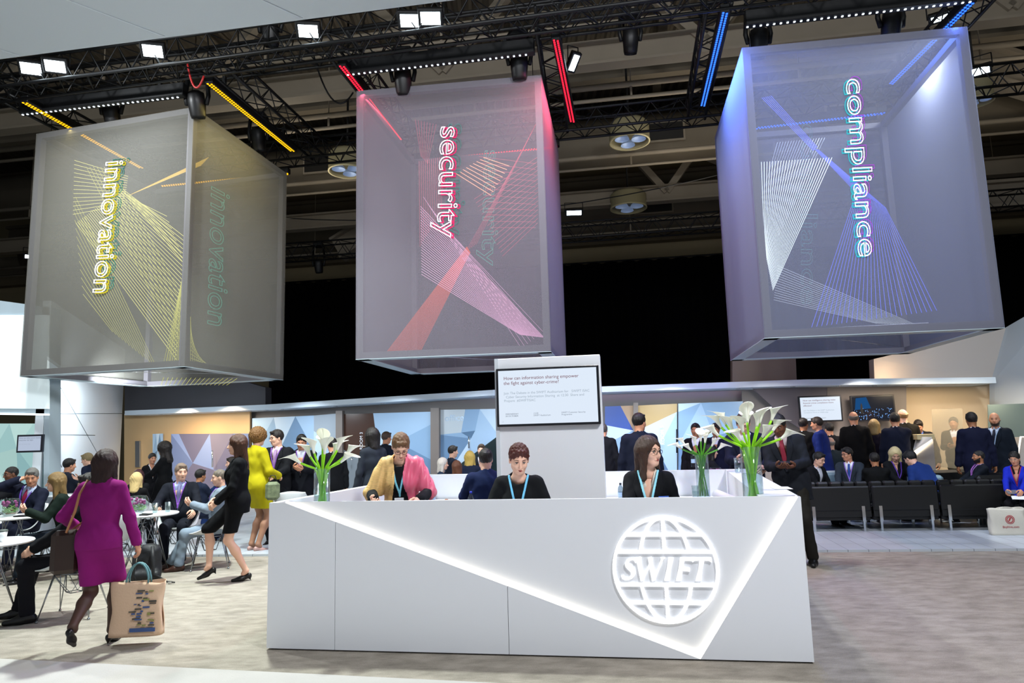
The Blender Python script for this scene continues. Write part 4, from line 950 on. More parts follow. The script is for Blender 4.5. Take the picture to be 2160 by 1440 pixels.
# lounge screens
q = PY(1683, 838, 14.45)
s2_, pic2, W2, H2, d2 = screen('wall_screen', 'lit white screen with lines of text on the mauve wall, right of the hanging boxes', 1682, 836, 1777, 888, q, BA, .03, M_scr)
lines(pic2, W2, H2, d2, [('How can intelligence sharing make', .10, .80, .046, T_red), ('financial crime compliance more', .10, .70, .046, T_red), ('effective?', .10, .60, .046, T_red), ('Join The Debate in the SWIFT Auditorium', .10, .42, .035, T_gr), ('Compliance Forum at 14:00 today', .10, .34, .035, T_gr), ('WEDNESDAY      14:00      SWIFT', .10, .12, .03, T_dk)])
q = PY(1792, 836, 14.25)
s3_, pic3, W3, H3, d3 = screen('wall_screen', 'dark screen showing a blue night scene, beside the lit white one', 1791, 835, 1889, 887, q, BA, .03, mat('screen_night', '03060f', .2, emit='050a1a', es=.6))
rnd = random.Random(3); b = MB(); b2 = MB()
for i in range(70):
    x_ = rnd.uniform(.06, .94) * W3; z_ = rnd.uniform(.08, .5) * H3; s_ = rnd.uniform(.004, .012); b.box((x_, -d3 - .007, z_), (s_, .002, s_ * 1.5))
b.obj('light_dots', glow('blue_dots', '7fb4ff', 1.6), pic3)
b2.slab([(W3 * .08, -d3 - .0055, H3 * .45), (W3 * .45, -d3 - .0055, H3 * .5), (W3 * .36, -d3 - .0055, H3 * .93), (W3 * .12, -d3 - .0055, H3 * .9)], (0, -.001, 0)); b2.obj('sky_patch', glow('blue_patch', '1d4f86', .9), pic3)
b = MB(); b.slab([(W3 * .20, -d3 - .008, H3 * .3), (W3 * .27, -d3 - .008, H3 * .3), (W3 * .255, -d3 - .008, H3 * .62), (W3 * .235, -d3 - .008, H3 * .72), (W3 * .215, -d3 - .008, H3 * .62)], (0, -.001, 0)); b.obj('dark_shape', mat('screen_shadow', '010204', .4), pic3)
q = PY(42, 918, 11.6)
s4_, pic4, W4, H4, d4 = screen('wall_screen', 'small screen with faint text lines hanging in the glass room at the far left', 41, 917, 93, 953, q, math.radians(4), .03, mat('screen_pale', '1a1c20', .3, emit='c2cfe6', es=.8))
lines(pic4, W4, H4, d4, [('How can information sharing', .1, .78, .03, T_dk), ('empower the fight', .1, .66, .03, T_dk), ('Join The Debate today', .1, .45, .02, T_gr)])

# ================================================================ HANGING FABRIC BOXES
BX = []
def box_geo(FL, FR, BL, tops):
    FL, FR, BL = [np.array(p + (0,), float) for p in (FL, FR, BL)]; BR = BL + FR - FL
    zt = float(np.mean([PY(px, py, Y)[2] for px, py, Y in tops])); return dict(FL=FL, FR=FR, BL=BL, BR=BR, z0=2.8, z1=zt)
GL = box_geo((-8.31, 11.45), (-5.14, 10.63), (-7.75, 14.40), [(78, 270, 11.45), (412, 238, 10.63)])
GM = box_geo((-2.38, 10.30), (.57, 9.96), (-1.93, 13.20), [(752, 197, 10.3), (1142, 152, 9.96)])
GR = box_geo((3.40, 9.12), (6.37, 8.74), (3.89, 12.15), [(1563, 108, 9.12), (2040, 48, 8.74)])
def strings(g, r, name, A0, A1, B0, B1, n_, m, va, vb, rad=.004, label=None, ca=0, cb=0):
    """fan of taut strings between two rails; pixel ends, depth fractions va and vb into the box"""
    fd = g['BL'] - g['FL']; ang = math.atan2(*(g['FR'] - g['FL'])[[1, 0]]); b = MB()
    for i in range(n_):
        t = i / (n_ - 1); 
        a = np.array(A0, float) * (1 - t) + np.array(A1, float) * t; c = np.array(B0, float) * (1 - t) + np.array(B1, float) * t
        p = PPL(a[0], a[1], g['FL'] + fd * va, ang); q = PPL(c[0], c[1], g['FL'] + fd * vb, ang); b.tube([p, q], rad, 4)
    o = b.obj(name, m, r, label=label); return o
def projected_word(g, r, word, p0, p1, xh, m, depth, rad, mirror=False, label=None, side=False):  # glowing tubes stand in for words projected on the fabric
    fd = g['BL'] - g['FL']; fr = g['FR'] - g['FL']; ang = math.atan2(fr[1], fr[0]); base = g['FL'] + fd * depth
    if side: ang = math.atan2(fd[1], fd[0]); base = g['FR'] + (g['FL'] - g['FR']) * .02
    A = PPL(p0[0], p0[1], base, ang); B = PPL(p1[0], p1[1], base, ang); L = np.linalg.norm(B - A); xd = (B - A) / L; U = PPL(p0[0] + xh, p0[1], base, ang) - A; hgt = np.linalg.norm(U)
    du_ = np.array([math.cos(ang), math.sin(ang), 0]); yd = du_ - xd * (du_ @ xd); yd /= np.linalg.norm(yd)
    t = text_obj(word, 'lettering', 1.0, m, None, None, outline=.001); me = t.data; xs = [v.co.x for v in me.vertices]; mn, mx = min(xs), max(xs); bpy.data.objects.remove(t)
    sc = L / (mx - mn); t = text_obj(word, 'lettering', 1.0, m, r, None, outline=rad / sc)
    yh = hgt / .52    # x height of the face is about half an em
    if mirror: A = A + yd * hgt; yd = -yd
    t.matrix_local = frame_mat(A - xd * mn * sc, xd * sc, yd * yh, np.cross(xd, yd) * sc)
    if label: t['label'] = label
    return t
M_frame = mat('box_frame', '66646b', .6)
def fabric_box(g, label, tint, hemc):
    r = thing('hanging_fabric_box', label, 'hanging box', (0, 0, 0))
    fab = gauze('gauze_' + tint, tint, .68, .45); fab2 = gauze('side_gauze_' + tint, tint, .42 if g is not GL else .55, .45); c = {k: g[k] for k in ('FL', 'FR', 'BR', 'BL')}; ks = ['FL', 'FR', 'BR', 'BL']; z0, z1 = g['z0'], g['z1']; cen = sum(c.values()) / 4
    for i in range(4):
        a, d = c[ks[i]], c[ks[(i + 1) % 4]]; dr = (d - a) / np.linalg.norm(d - a); inn = np.cross(ez, dr)
        b = MB(); b.slab([a + ez * z0, d + ez * z0, d + ez * z1, a + ez * z1], inn * .004); b.obj('fabric_panel', fab if i in (0, 2) else fab2, r)
        # aluminium frame members just inside the fabric
        for z in (z0 + .05, z1 - .05): b = MB(); b.box((a + d) / 2 + inn * .055 + ez * z, (np.linalg.norm(d - a) - .1, .09, .10), np.stack([dr, inn, ez], 1)); b.obj('frame_rail', M_frame, r)
        b = MB(); b.box(a + (cen - a) / np.linalg.norm(cen - a) * .085 + ez * (z0 + z1) / 2, (.10, .10, z1 - z0 - .02), np.stack([dr, inn, ez], 1)); b.obj('frame_post', M_frame, r)
        b = MB(); b.slab([a + ez * (z0 - .012), d + ez * (z0 - .012), d + inn * .2 + ez * (z0 - .012), a + inn * .2 + ez * (z0 - .012)], (0, 0, .01)); b.obj('bottom_flange', mat('flange', '98a6ac', .45), r)
    for k_, (f_, t_) in enumerate(((c['FL'], c['BR']), )): b = MB(); b.tube([f_ * .9 + t_ * .1 + ez * (z0 + .1), f_ * .1 + t_ * .9 + ez * (z0 + .1)], .005, 5); b.obj('tie_wire', M_chrome, r)
    for k_ in ks: b = MB(); p = c[k_] + (cen - c[k_]) * .1; b.tube([p + ez * z1, p + ez * (z1 + .5)], .006, 5); b.obj('hanging_wire', M_black, r)
    return r
bl = fabric_box(GL, 'left hanging translucent fabric box with yellow strings and the word innovation', '94938d', 0)
bm = fabric_box(GM, 'middle hanging translucent fabric box with pink strings and the word security', '938f99', 0)
br_ = fabric_box(GR, 'right hanging translucent fabric box with blue strings and the word compliance', '9094a6', 0)
Yw = glow('string_yellow', 'e6e27c', 2.0); Yo = glow('string_gold', 'e0b64c', 2.2); Yd = mat('string_olive', 'c4c25c', .5, emit='c4c25c', es=.8)  # string colours here and below emit so the strings show through the gauze
strings(GL, bl, 'string_fan', (157, 338), (154, 452), (270, 372), (262, 432), 14, Yw, .2, .3)
strings(GL, bl, 'string_fan', (150, 395), (175, 620), (330, 775), (238, 700), 14, Yd, .3, .4)
strings(GL, bl, 'string_fan', (182, 352), (235, 352), (388, 750), (392, 640), 8, Yd, .2, .3)
strings(GL, bl, 'string_fan', (160, 470), (258, 398), (372, 758), (390, 500), 30, Yw, .25, .35, .0042)
strings(GL, bl, 'string_fan', (258, 402), (300, 430), (392, 560), (352, 456), 9, Yw, .25, .3)
strings(GL, bl, 'string_fan', (345, 766), (374, 766), (389, 566), (391, 556), 6, Yd, .12, .12)
strings(GL, bl, 'string_fan', (376, 766), (350, 766), (388, 600), (380, 610), 7, Yd, .2, .2)
strings(GL, bl, 'string_fan', (440, 332), (425, 348), (272, 412), (300, 400), 6, Yo, .35, .3, .005)
strings(GL, bl, 'string_fan', (402, 668), (402, 772), (402, 776), (468, 776), 13, Yd, .3, .5)
strings(GL, bl, 'string_fan', (345, 796), (500, 798), (340, 812), (478, 812), 17, Yd, .75, .85)
Pk = mat('string_pink', 'd8a4c4', .5, emit='d8a4c4', es=1.0); Or = glow('string_orange', 'e05a3a', 1.5); Oh = glow('string_bright_orange', 'f4a878', 2.6); Rd = mat('string_red', 'c0485a', .5, emit='c84a5a', es=.9)
strings(GM, bm, 'string_fan', (887, 435), (889, 578), (1148, 712), (1098, 706), 26, Pk, .2, .25)
strings(GM, bm, 'string_fan', (893, 415), (930, 470), (1100, 735), (1146, 700), 8, Pk, .2, .2, .0022)
strings(GM, bm, 'string_fan', (985, 520), (992, 532), (816, 742), (886, 742), 26, Or, .3, .2, .003)
strings(GM, bm, 'string_fan', (984, 528), (1004, 516), (1100, 320), (1130, 262), 5, Rd, .3, .3, .0025)
strings(GM, bm, 'string_fan', (962, 366), (1020, 332), (1036, 412), (1074, 350), 9, Oh, .3, .3, .005)
strings(GM, bm, 'string_fan', (1000, 420), (1060, 540), (1136, 330), (1134, 470), 16, Rd, .3, .3, .003)
strings(GM, bm, 'string_fan', (1010, 330), (1036, 480), (1130, 345), (1130, 480), 12, Rd, .35, .35, .003)
strings(GM, bm, 'string_fan', (876, 252), (920, 262), (888, 330), (902, 345), 8, Rd, .2, .3, .003)
strings(GM, bm, 'string_fan', (884, 340), (936, 330), (886, 520), (930, 450), 13, Rd, .3, .3, .003)
Wt = mat('string_white', 'e6f2f4', .5, emit='e6f2f4', es=1.6); Bl = glow('string_blue', '6070ff', 2.0); Wd = mat('string_pale', 'c4ced6', .5, emit='c4ced6', es=.7)
strings(GR, br_, 'string_fan', (1600, 342), (1755, 332), (1612, 520), (1630, 612), 27, Wt, .15, .2, .0042)
strings(GR, br_, 'string_fan', (1640, 560), (1632, 632), (1935, 686), (1850, 682), 15, Wd, .2, .2, .003)
strings(GR, br_, 'string_fan', (1640, 300), (1740, 290), (1606, 420), (1640, 500), 18, Wd, .6, .5, .002)
strings(GR, br_, 'string_fan', (1607, 206), (1626, 202), (1716, 318), (1724, 310), 6, Bl, .2, .25, .004)
strings(GR, br_, 'string_fan', (1718, 314), (1727, 316), (1800, 400), (1868, 438), 12, Bl, .25, .25, .003)
strings(GR, br_, 'string_fan', (1806, 405), (1868, 438), (1712, 690), (1976, 655), 26, Bl, .25, .15, .0034)
b = MB(); fd_ = GR['BL'] - GR['FL']; a_ = math.atan2(*(GR['FR'] - GR['FL'])[[1, 0]]); b.tube([PPL(1707, 695, GR['FL'] + fd_ * .15, a_), PPL(1958, 682, GR['FL'] + fd_ * .15, a_)], .015, 8); b.obj('string_rail', M_white, br_)
for g, r, w_, p0, p1, xh, cols, gh in ((GL, bl, 'innovation', (224, 342), (196, 616), 28, (('ffffff', 2.6), ('e0d030', 1.0), ('58c8b8', .55)), None),
                                   (GM, bm, 'security', (930, 268), (922, 500), 32, (('ffffff', 2.8), ('f03070', 1.2), ('78c8c0', .55)), None),
                                   (GR, br_, 'compliance', (1785, 168), (1812, 540), 30, (('ffffff', 2.8), ('40c8d8', 1.0), ('c050e8', 1.0)), None)):
    nm = {'innovation': 'yellow', 'security': 'pink', 'compliance': 'cyan'}[w_]
    projected_word(g, r, w_, p0, p1, xh, glow('projected_white_' + w_, cols[0][0] if w_ != 'security' else 'ffe8f4', cols[0][1]), -.014, .0068, label='bright white outlined word ' + w_)
    sg_ = -1 if w_ == 'compliance' else 1
    projected_word(g, r, w_, (p0[0] + 6 * sg_, p0[1] + 2), (p1[0] + 6 * sg_, p1[1] + 2), xh, glow('projected_b_' + w_, *cols[1]), -.004, .010, label=nm + ' halo outline of the word')  # coloured copy behind the white one stands for its halo
    projected_word(g, r, w_, (p0[0] + (15 if sg_ > 0 else 5), p0[1] - 6), (p1[0] + (17 if sg_ > 0 else 5), p1[1] - 5), xh, glow('projected_c_' + w_, *cols[2]), -.004, .005, label='faint third outline of the word')
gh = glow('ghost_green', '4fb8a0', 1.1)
projected_word(GL, bl, 'innovation', (446, 392), (438, 682), 30, gh, 0, .006, label='faint green outlined word on the side panel', side=True)
projected_word(GM, bm, 'security', (1022, 318), (1016, 560), 26, gh, .5, .006, label='faint green reflected word')
projected_word(GR, br_, 'compliance', (1690, 262), (1690, 640), 26, glow('ghost_pale', '6fb0b4', .7), .5, .005, label='faint pale reflected word')
# ================================================================ RIG
def truss(label, a, c, wd=.36, cell=.5, gname='black lighting trusses'):
    a = np.array(a, float); c = np.array(c, float); d = c - a; L = np.linalg.norm(d); d /= L; s_ = np.cross(d, ez); s_ /= np.linalg.norm(s_); n_ = int(L / cell)
    r = thing('lighting_truss', label, 'truss', a, 0)
    O = [s_ * (wd / 2 * i) + ez * (wd * j) for i in (-1, 1) for j in (0, 1)]
    for o in O: b = MB(); b.tube([o, o + d * L], .026, 6); b.obj('chord', M_black, r)
    b = MB()
    for (i, j) in ((0, 1), (2, 3), (0, 2), (1, 3)):
        for k in range(n_):
            p = O[i] + d * (L * k / n_); q = O[j] + d * (L * (k + .5) / n_); p2 = O[i] + d * (L * (k + 1) / n_); b.tube([p, q], .011, 4, cap=False); b.tube([q, p2], .011, 4, cap=False)
    b.obj('lattice', M_black, r)
    return r
def lineat(p, q, x): t = (x - p[0]) / (q[0] - p[0]); return np.array(p) + (np.array(q) - np.array(p)) * t
fa, fb = np.array([-8.13, 10.34, 7.25]), np.array([2.35, 8.51, 7.25]); fd1 = (fb - fa) / np.linalg.norm(fb - fa)
F0 = fa - fd1 * 3.5; F1 = fb + fd1 * 8
truss('main black lighting truss over the fronts of the hanging boxes', F0, F1, .42)
truss('second black truss just behind the front one, above the hanging boxes', F0 + e2 * .75 + ez * .35, F1 + e2 * .75 + ez * .35, .36)
bk0 = np.array([-9.5, 14.4, 7.3]); bk1 = np.array([9.5, 11.1, 7.3])
truss('black truss crossing behind the hanging boxes', bk0, bk1, .4)
truss('far black truss against the beige band of the hall', (-12, 21.0, 7.0), (14, 16.9, 7.0), .45, .6)
TN = ['black truss running back over the left side of the left box', 'black truss running back beside the right yellow light bar', 'black truss running back over the left side of the middle box', 'black truss running back beside the right red light bar', 'black truss running back beside the left blue light bar', 'black truss running back over the right side of the right box']
for k_, (x0, y0_, x1, y1_) in enumerate(((-8.25, 10.5, -7.6, 14.0), (-4.45, 9.9, -3.85, 13.4), (-2.5, 9.5, -1.9, 13.0), (.62, 9.0, 1.02, 12.5), (2.95, 8.6, 3.55, 12.1), (6.5, 8.0, 6.9, 11.6))):
    truss(TN[k_], (x0, y0_, 7.32), (x1, y1_, 7.32), .32)
def led_bar(label, a, c, col, s_, kind='led_bar'):
    a = np.array(a, float); c = np.array(c, float); d = c - a; L = np.linalg.norm(d); d /= L; sd = np.cross(d, ez); R = np.stack([d, sd, np.cross(sd, d)], 1)
    r = thing('light_bar', label, 'light bar', (a + c) / 2)
    b = MB(); b.box(ez * (.06 if kind != 'single' else .11), (L, .13, .12 if kind != 'single' else .22), R, bev=.01); b.obj('housing', M_black, r)
    b = MB(); st = .055 if kind != 'single' else .09; n_ = int(L / st)
    for i in range(n_):
        for j in ((-1, 1) if kind != 'single' else (0,)): b.box(d * (-L / 2 + .03 + i * st + (.013 * j)) + sd * .025 * j - ez * .004, (.026, .026, .012), R)
    b.obj('led_row', glow('led_' + col, col, s_), r)
    for t in (-.35, .35): b = MB(); b.box(d * L * t + ez * .2, (.05, .05, .25), R); b.obj('clamp', M_black, r)
    return r
def led(label, x0, y0, x1, y1, col, s_, z=7.2, kind=''): led_bar(label, PZ(x0, y0, z), PZ(x1, y1, z), col, s_, kind)
led('long black bar of white lights above the left hanging box', 45, 242, 390, 203, 'e8f4ff', 2.6, kind='single')
led('long black bar of white lights above the middle hanging box', 730, 158, 1128, 113, 'e8f4ff', 2.6, kind='single')
led('long black bar of white lights above the right hanging box', 1572, 57, 2060, 2, 'e8f4ff', 2.6, kind='single')
led('glowing yellow light bar over the gap right of the left box', 440, 175, 620, 321, 'f0b010', 2.0)
led('glowing yellow light bar over the left edge of the left box', 50, 215, 300, 355, 'f0b010', 2.0)
led('yellow light bar along the back edge of the left box', 340, 392, 610, 366, 'f0b010', 1.6, 7.15)
led('glowing red light bar over the gap right of the middle box', 1172, 83, 1208, 260, 'ff2038', 2.4)
led('glowing red light bar over the left edge of the middle box', 720, 138, 845, 296, 'ff2038', 2.0)
led('red light bar along the back edge of the middle box', 875, 340, 1180, 309, 'ff2038', 1.6, 7.15)
led('glowing blue light bar left of the right box', 1530, 25, 1482, 225, '2a62ff', 3.0)
led('glowing blue light bar over the right edge of the right box', 2052, 3, 1878, 178, '2a62ff', 2.6)
led('blue light bar along the back edge of the right box', 1595, 270, 1870, 238, '2a62ff', 1.6, 7.15)
def bar_light(p, t, col, pw, sz, sy): area_light('bar_light', p, t, sz, pw, col, 140, sy)
for p0_, p1_, g, col, pw in ((PZ(440, 175, 7.1), PZ(620, 321, 7.1), GL, (1, .8, .25), 26), (PZ(50, 215, 7.1), PZ(300, 355, 7.1), GL, (1, .8, .25), 26), (PZ(1172, 83, 7.1), PZ(1208, 260, 7.1), GM, (1, .12, .2), 30), (PZ(720, 138, 7.1), PZ(845, 296, 7.1), GM, (1, .12, .2), 24), (PZ(1530, 25, 7.1), PZ(1482, 225, 7.1), GR, (.12, .25, 1), 60), (PZ(2052, 3, 7.1), PZ(1878, 178, 7.1), GR, (.12, .25, 1), 50)):
    m_ = (p0_ + p1_) / 2; cen = (g['FL'] + g['BR']) / 2; tgt = m_ + (cen - m_) * .25 * np.array([1, 1, 0]); tgt[2] = 4.5
    dd_ = p1_ - p0_; o = area_light('bar_light', m_, tgt, .06, pw * (1.3 if g is GL else 4.2) * (.14 if p0_[0] in (PZ(50, 215, 7.1)[0], PZ(722, 138, 7.1)[0], PZ(720, 138, 7.1)[0], PZ(2052, 3, 7.1)[0]) else 1), col, 175, float(np.linalg.norm(dd_)) * .8)
    zc_ = Vector(m_ - tgt).normalized(); yc_ = Vector(dd_).normalized(); xc_ = yc_.cross(zc_).normalized(); yc_ = zc_.cross(xc_); o.rotation_euler = Matrix((xc_, yc_, zc_)).transposed().to_euler()
for g in (GL, GM, GR):
    cen = (g['FL'] + g['BR']) / 2; fm = (g['FL'] + g['FR']) / 2 * np.array([1, 1, 0]) - e2 * .55
    area_light('bar_light', (fm[0], fm[1], 7.12), (fm[0] + e2[0] * .6, fm[1] + e2[1] * .6, 3.0), 2.6, 20, (.85, .9, 1), 120, .05)
    area_light('box_lamp', (cen[0], cen[1], 7.3), (cen[0], cen[1], 0), .15, 34, (.85, .9, 1), 110)
# floodlights
FN = [(65, 145, 'outermost floodlight at the left end of the front truss'), (116, 140, 'second floodlight from the left end of the front truss'), (322, 108, 'single floodlight on the front truss above the left box'), (650, 66, 'floodlight on the truss between the left and middle boxes'), (865, 44, 'left one of the paired floodlights above the middle box'), (908, 39, 'right one of the paired floodlights above the middle box')]
def flood(px, py, Yd, label, tgt=(0, 0, 0), sz=(.27, .17), st=14):
    c = PY(px, py, Yd); v = np.array(tgt, float) - c; v /= np.linalg.norm(v); R_ = np.array(Vector(v).to_track_quat('-Z', 'Y').to_matrix())
    r = thing('floodlight', label, 'floodlight', c)
    b = MB(); b.box(R_ @ np.array([0, 0, .05]), (sz[0] + .08, sz[1] + .08, .09), R_, bev=.01); b.obj('housing', M_black, r)
    b = MB(); b.box(R_ @ np.array([0, 0, .0]), (sz[0], sz[1], .006), R_); b.obj('lens', glow('flood_lens', 'e6f6ff', st), r)
    b = MB(); 
    for sx in (-1, 1): b.tube([R_ @ np.array([sx * (sz[0] / 2 + .05), 0, .05]), R_ @ np.array([sx * (sz[0] / 2 + .05), .02, .05]) + ez * .25], .01, 5)
    b.tube([R_ @ np.array([-(sz[0] / 2 + .05), .02, .05]) + ez * .25, R_ @ np.array([(sz[0] / 2 + .05), .02, .05]) + ez * .25], .01, 5); b.obj('yoke', M_black, r)
for px, py, lb in FN: flood(px, py, lineat(fa, fb, PY(px, py, 9.5)[0])[1] - .25, lb, (PY(px, py, 9.5)[0] * .7, 3, 0))
flood(1211, 449, 18.2, 'small bright floodlight on the far truss between middle and right boxes', (2, 8, 0), (.40, .12)); flood(1211, 133, 10.6, 'narrow upright lamp beside the red light bar', (4, 5, 0), (.1, .26))
flood(2067, 150, 11.4, 'floodlight right of the right hanging box', (3, 4, 0), (.28, .12)); flood(58, 541, 20, 'tiny bright lamp behind the lower left of the left box', (0, 4, 0), (.12, .10)); flood(1985, 38, 9.6, 'slanted lamp behind the top right corner of the right box', (3, 4, 0), (.25, .08))
# moving-head lamps hanging from the trusses
MH = [(415, 215, 10.6, 'black moving-head lamp at the top right corner of the left box'), (545, 290, 12.6, 'black moving-head lamp behind the yellow light bar'), (235, 235, 11.2, 'black moving-head lamp above the middle of the left box'), (850, 165, 10.2, 'black moving-head lamp above the left part of the middle box'), (1095, 130, 9.9, 'black moving-head lamp above the right part of the middle box'), (1330, 80, 11.0, 'black moving-head lamp hanging over the gap between middle and right boxes'), (1600, 85, 9.6, 'black moving-head lamp above the left part of the right box'), (1880, 50, 9.3, 'black moving-head lamp above the right part of the right box'), (570, 62, 10.2, 'black moving-head lamp on the truss right of the left box'), (672, 558, 21, 'black lantern hanging below the far truss')]
for px, py, Yd, lb in MH:
    c = PY(px, py, Yd); r = thing('moving_head_lamp', lb, 'stage lamp', c); s_ = 1 if Yd < 15 else 1.5
    b = MB(); b.box((0, 0, .42 * s_), (.3, .28, .12), bev=.02); b.obj('base', M_black, r)
    b = MB(); b.tube([(-.16, 0, .38 * s_), (-.19, 0, .1), (-.16, 0, -.05)], .035, 6); b.tube([(.16, 0, .38 * s_), (.19, 0, .1), (.16, 0, -.05)], .035, 6); b.obj('yoke', M_black, r)
    b = MB(); b.lathe([(.06, .2), (.13, .16), (.14, 0), (.12, -.2), (.105, -.25), (.1, -.24), (0, -.22)], (0, 0, -.02), 16, R=rotx(.35)); b.obj('head', M_blk2, r)
# hall lamps: cream drums with three reflector bowls
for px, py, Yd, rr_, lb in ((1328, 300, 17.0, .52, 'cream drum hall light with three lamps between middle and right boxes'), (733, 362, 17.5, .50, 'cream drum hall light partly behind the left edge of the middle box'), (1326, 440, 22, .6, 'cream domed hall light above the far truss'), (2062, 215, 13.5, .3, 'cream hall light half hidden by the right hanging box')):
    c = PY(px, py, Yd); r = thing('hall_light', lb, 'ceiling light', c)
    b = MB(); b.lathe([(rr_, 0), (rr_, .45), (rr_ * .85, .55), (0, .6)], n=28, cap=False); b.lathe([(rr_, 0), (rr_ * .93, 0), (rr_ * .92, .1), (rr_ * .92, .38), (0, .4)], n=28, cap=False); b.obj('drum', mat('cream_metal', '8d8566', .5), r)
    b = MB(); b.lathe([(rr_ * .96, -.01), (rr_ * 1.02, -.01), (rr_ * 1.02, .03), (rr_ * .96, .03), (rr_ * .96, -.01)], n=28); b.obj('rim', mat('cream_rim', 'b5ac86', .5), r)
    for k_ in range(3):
        a = math.radians(90 + 120 * k_); b = MB(); b.lathe([(rr_ * .36, .0), (rr_ * .32, .06), (rr_ * .2, .12), (0, .15)], (rr_ * .48 * math.cos(a), rr_ * .48 * math.sin(a), .02), 18, cap=False); b.obj('reflector', mat('reflector', '8fa3c4', .35, metal=.2, emit='8fa3c4', es=.22), r)  # unlit bowls; faint blue emission stands in for what they reflect
    b = MB(); b.tube([(0, 0, .55), (0, 0, 13 - c[2])], .03, 6); b.obj('stem', M_black, r)
# cables draped along the rig
CL = ['sagging black cable between the yellow bar and the middle box', 'long sagging black cable below the far pipes', 'thin black cable looping over the gap left of the right box', 'red cable hanging from the front truss']
for k_, (p, q, sag, m_) in enumerate((((PY(660, 110, 11)), PY(745, 195, 11), .5, M_black), (PY(600, 460, 19), PY(1550, 360, 17), .5, M_black), (PY(1150, 230, 13), PY(1480, 190, 13), .35, M_black), (PY(395, 130, 9.9), PY(430, 160, 9.8), .3, mat('red_cable', 'a01e1e', .5)))):
    b = MB(); b.tube([p + (q - p) * t - ez * sag * 4 * t * (1 - t) for t in np.linspace(0, 1, 14)], .015, 5); tag(b.obj('cable', m_), CL[k_], 'cable')

# ================================================================ FURNITURE
M_shell = mat('white_shell', 'd9dde0', .35); M_wire = mat('steel_wire', '9a9ea4', .22, metal=1)
def make_chair(label, loc, rz, group=None):
    rz = rz + math.atan2(-loc[0], loc[1]); t = thing('shell_armchair', label, 'chair', loc, rz, group)
    def fn(u, v):
        U = u * 2 - 1; a = abs(U)
        if v < .45: s_ = v / .45; y = .24 - .40 * s_; z = .445 - .03 * math.sin(s_ * math.pi) - .01 * s_; w = .22 + .03 * s_; lift = .23 * (.10 + .90 * min(1, s_ * 1.25) ** 1.3); out = .035
        else: s_ = (v - .45) / .55; y = -.16 - .13 * math.sin(s_ * math.pi / 2); z = .435 + .36 * s_ ** 1.1; w = .25 - .03 * s_; lift = .23 - .21 * s_; out = .035 * (1 - s_)
        k = a ** 2.6; return (U * (w + out * k), y + .10 * max(0, 1 - abs(v - .62) * 2.2) * a ** 3, z + lift * a ** 2.8 - (.05 * s_ * a ** 2 if v >= .45 else 0))
    b = MB(); b.grid(fn, 18, 20, thick=.010); b.obj('shell', M_shell, t)
    for sx in (-1, 1):
        for sy in (-1, 1):
            b = MB(); ft = np.array([sx * .23, sy * .22 - .01, .012]); b.tube([(sx * .13, sy * .13, .405), ft], .0055, 6); b.tube([(sx * .05, sy * .15, .405), ft], .0055, 6); b.lathe([(.012, 0), (.014, .012), (.006, .02)], ft - ez * .012, 8); b.obj('leg', M_wire, t)
    b = MB(); q_ = [(-.13, -.13), (.13, -.13), (.13, .13), (-.13, .13)]
    for i in range(4):
        a, c = np.array(q_[i]), np.array(q_[(i + 1) % 4]); b.tube([(a[0], a[1], .405), (c[0], c[1], .405)], .0055, 5); m_ = (a + c) / 2 * .55; b.tube([(a[0], a[1], .405), (m_[0], m_[1], .22), (c[0], c[1], .405)], .0045, 5)
        n1 = (np.array(q_[i]) + np.array(q_[(i + 1) % 4])) / 2 * .55; n2 = (np.array(q_[(i + 1) % 4]) + np.array(q_[(i + 2) % 4])) / 2 * .55; b.tube([(n1[0], n1[1], .22), (n2[0], n2[1], .22)], .0045, 5)
    b.obj('wire_frame', M_wire, t); return t
ch0 = make_chair('empty-armed white shell chair the dark-trousered man sits on, nearest the walking woman in magenta', PY(158, 1215, 6.85) * V3(1, 1, 0), math.radians(68))
def seatchair(p, label):
    r = p['root']; return dup(ch0, (r.location[0], r.location[1], 0.0 if r.location[1] < 9.4 else .03), r.rotation_euler[2], label)
def chair_at(x, y, Yd, h, label): c = PY(x, y, Yd); return dup(ch0, (c[0], c[1], 0.0 if Yd < 9.4 else .03), math.radians(h) + math.atan2(-c[0], c[1]), label)
chair_at(613, 1040, 11.0, 0, 'white shell chair seen from behind, left of the left flower vase')
chair_at(238, 1120, 8.6, 20, 'white shell chair half hidden behind the woman in magenta')
chair_at(908, 985, 12.2, -60, 'white shell chair behind the woman with the pink scarf')
chair_at(1425, 985, 12.4, 60, 'white shell chair behind the far flower vase')
chair_at(1010, 985, 12.8, 20, 'white shell chair behind the navy-suited man at the back counter')
chair_at(1000, 990, 13.8, 200, 'white shell chair at the meeting table near the dark glass')
chair_at(955, 990, 14.6, 160, 'white shell chair of the dark-haired man behind the counter, left of the pillar')
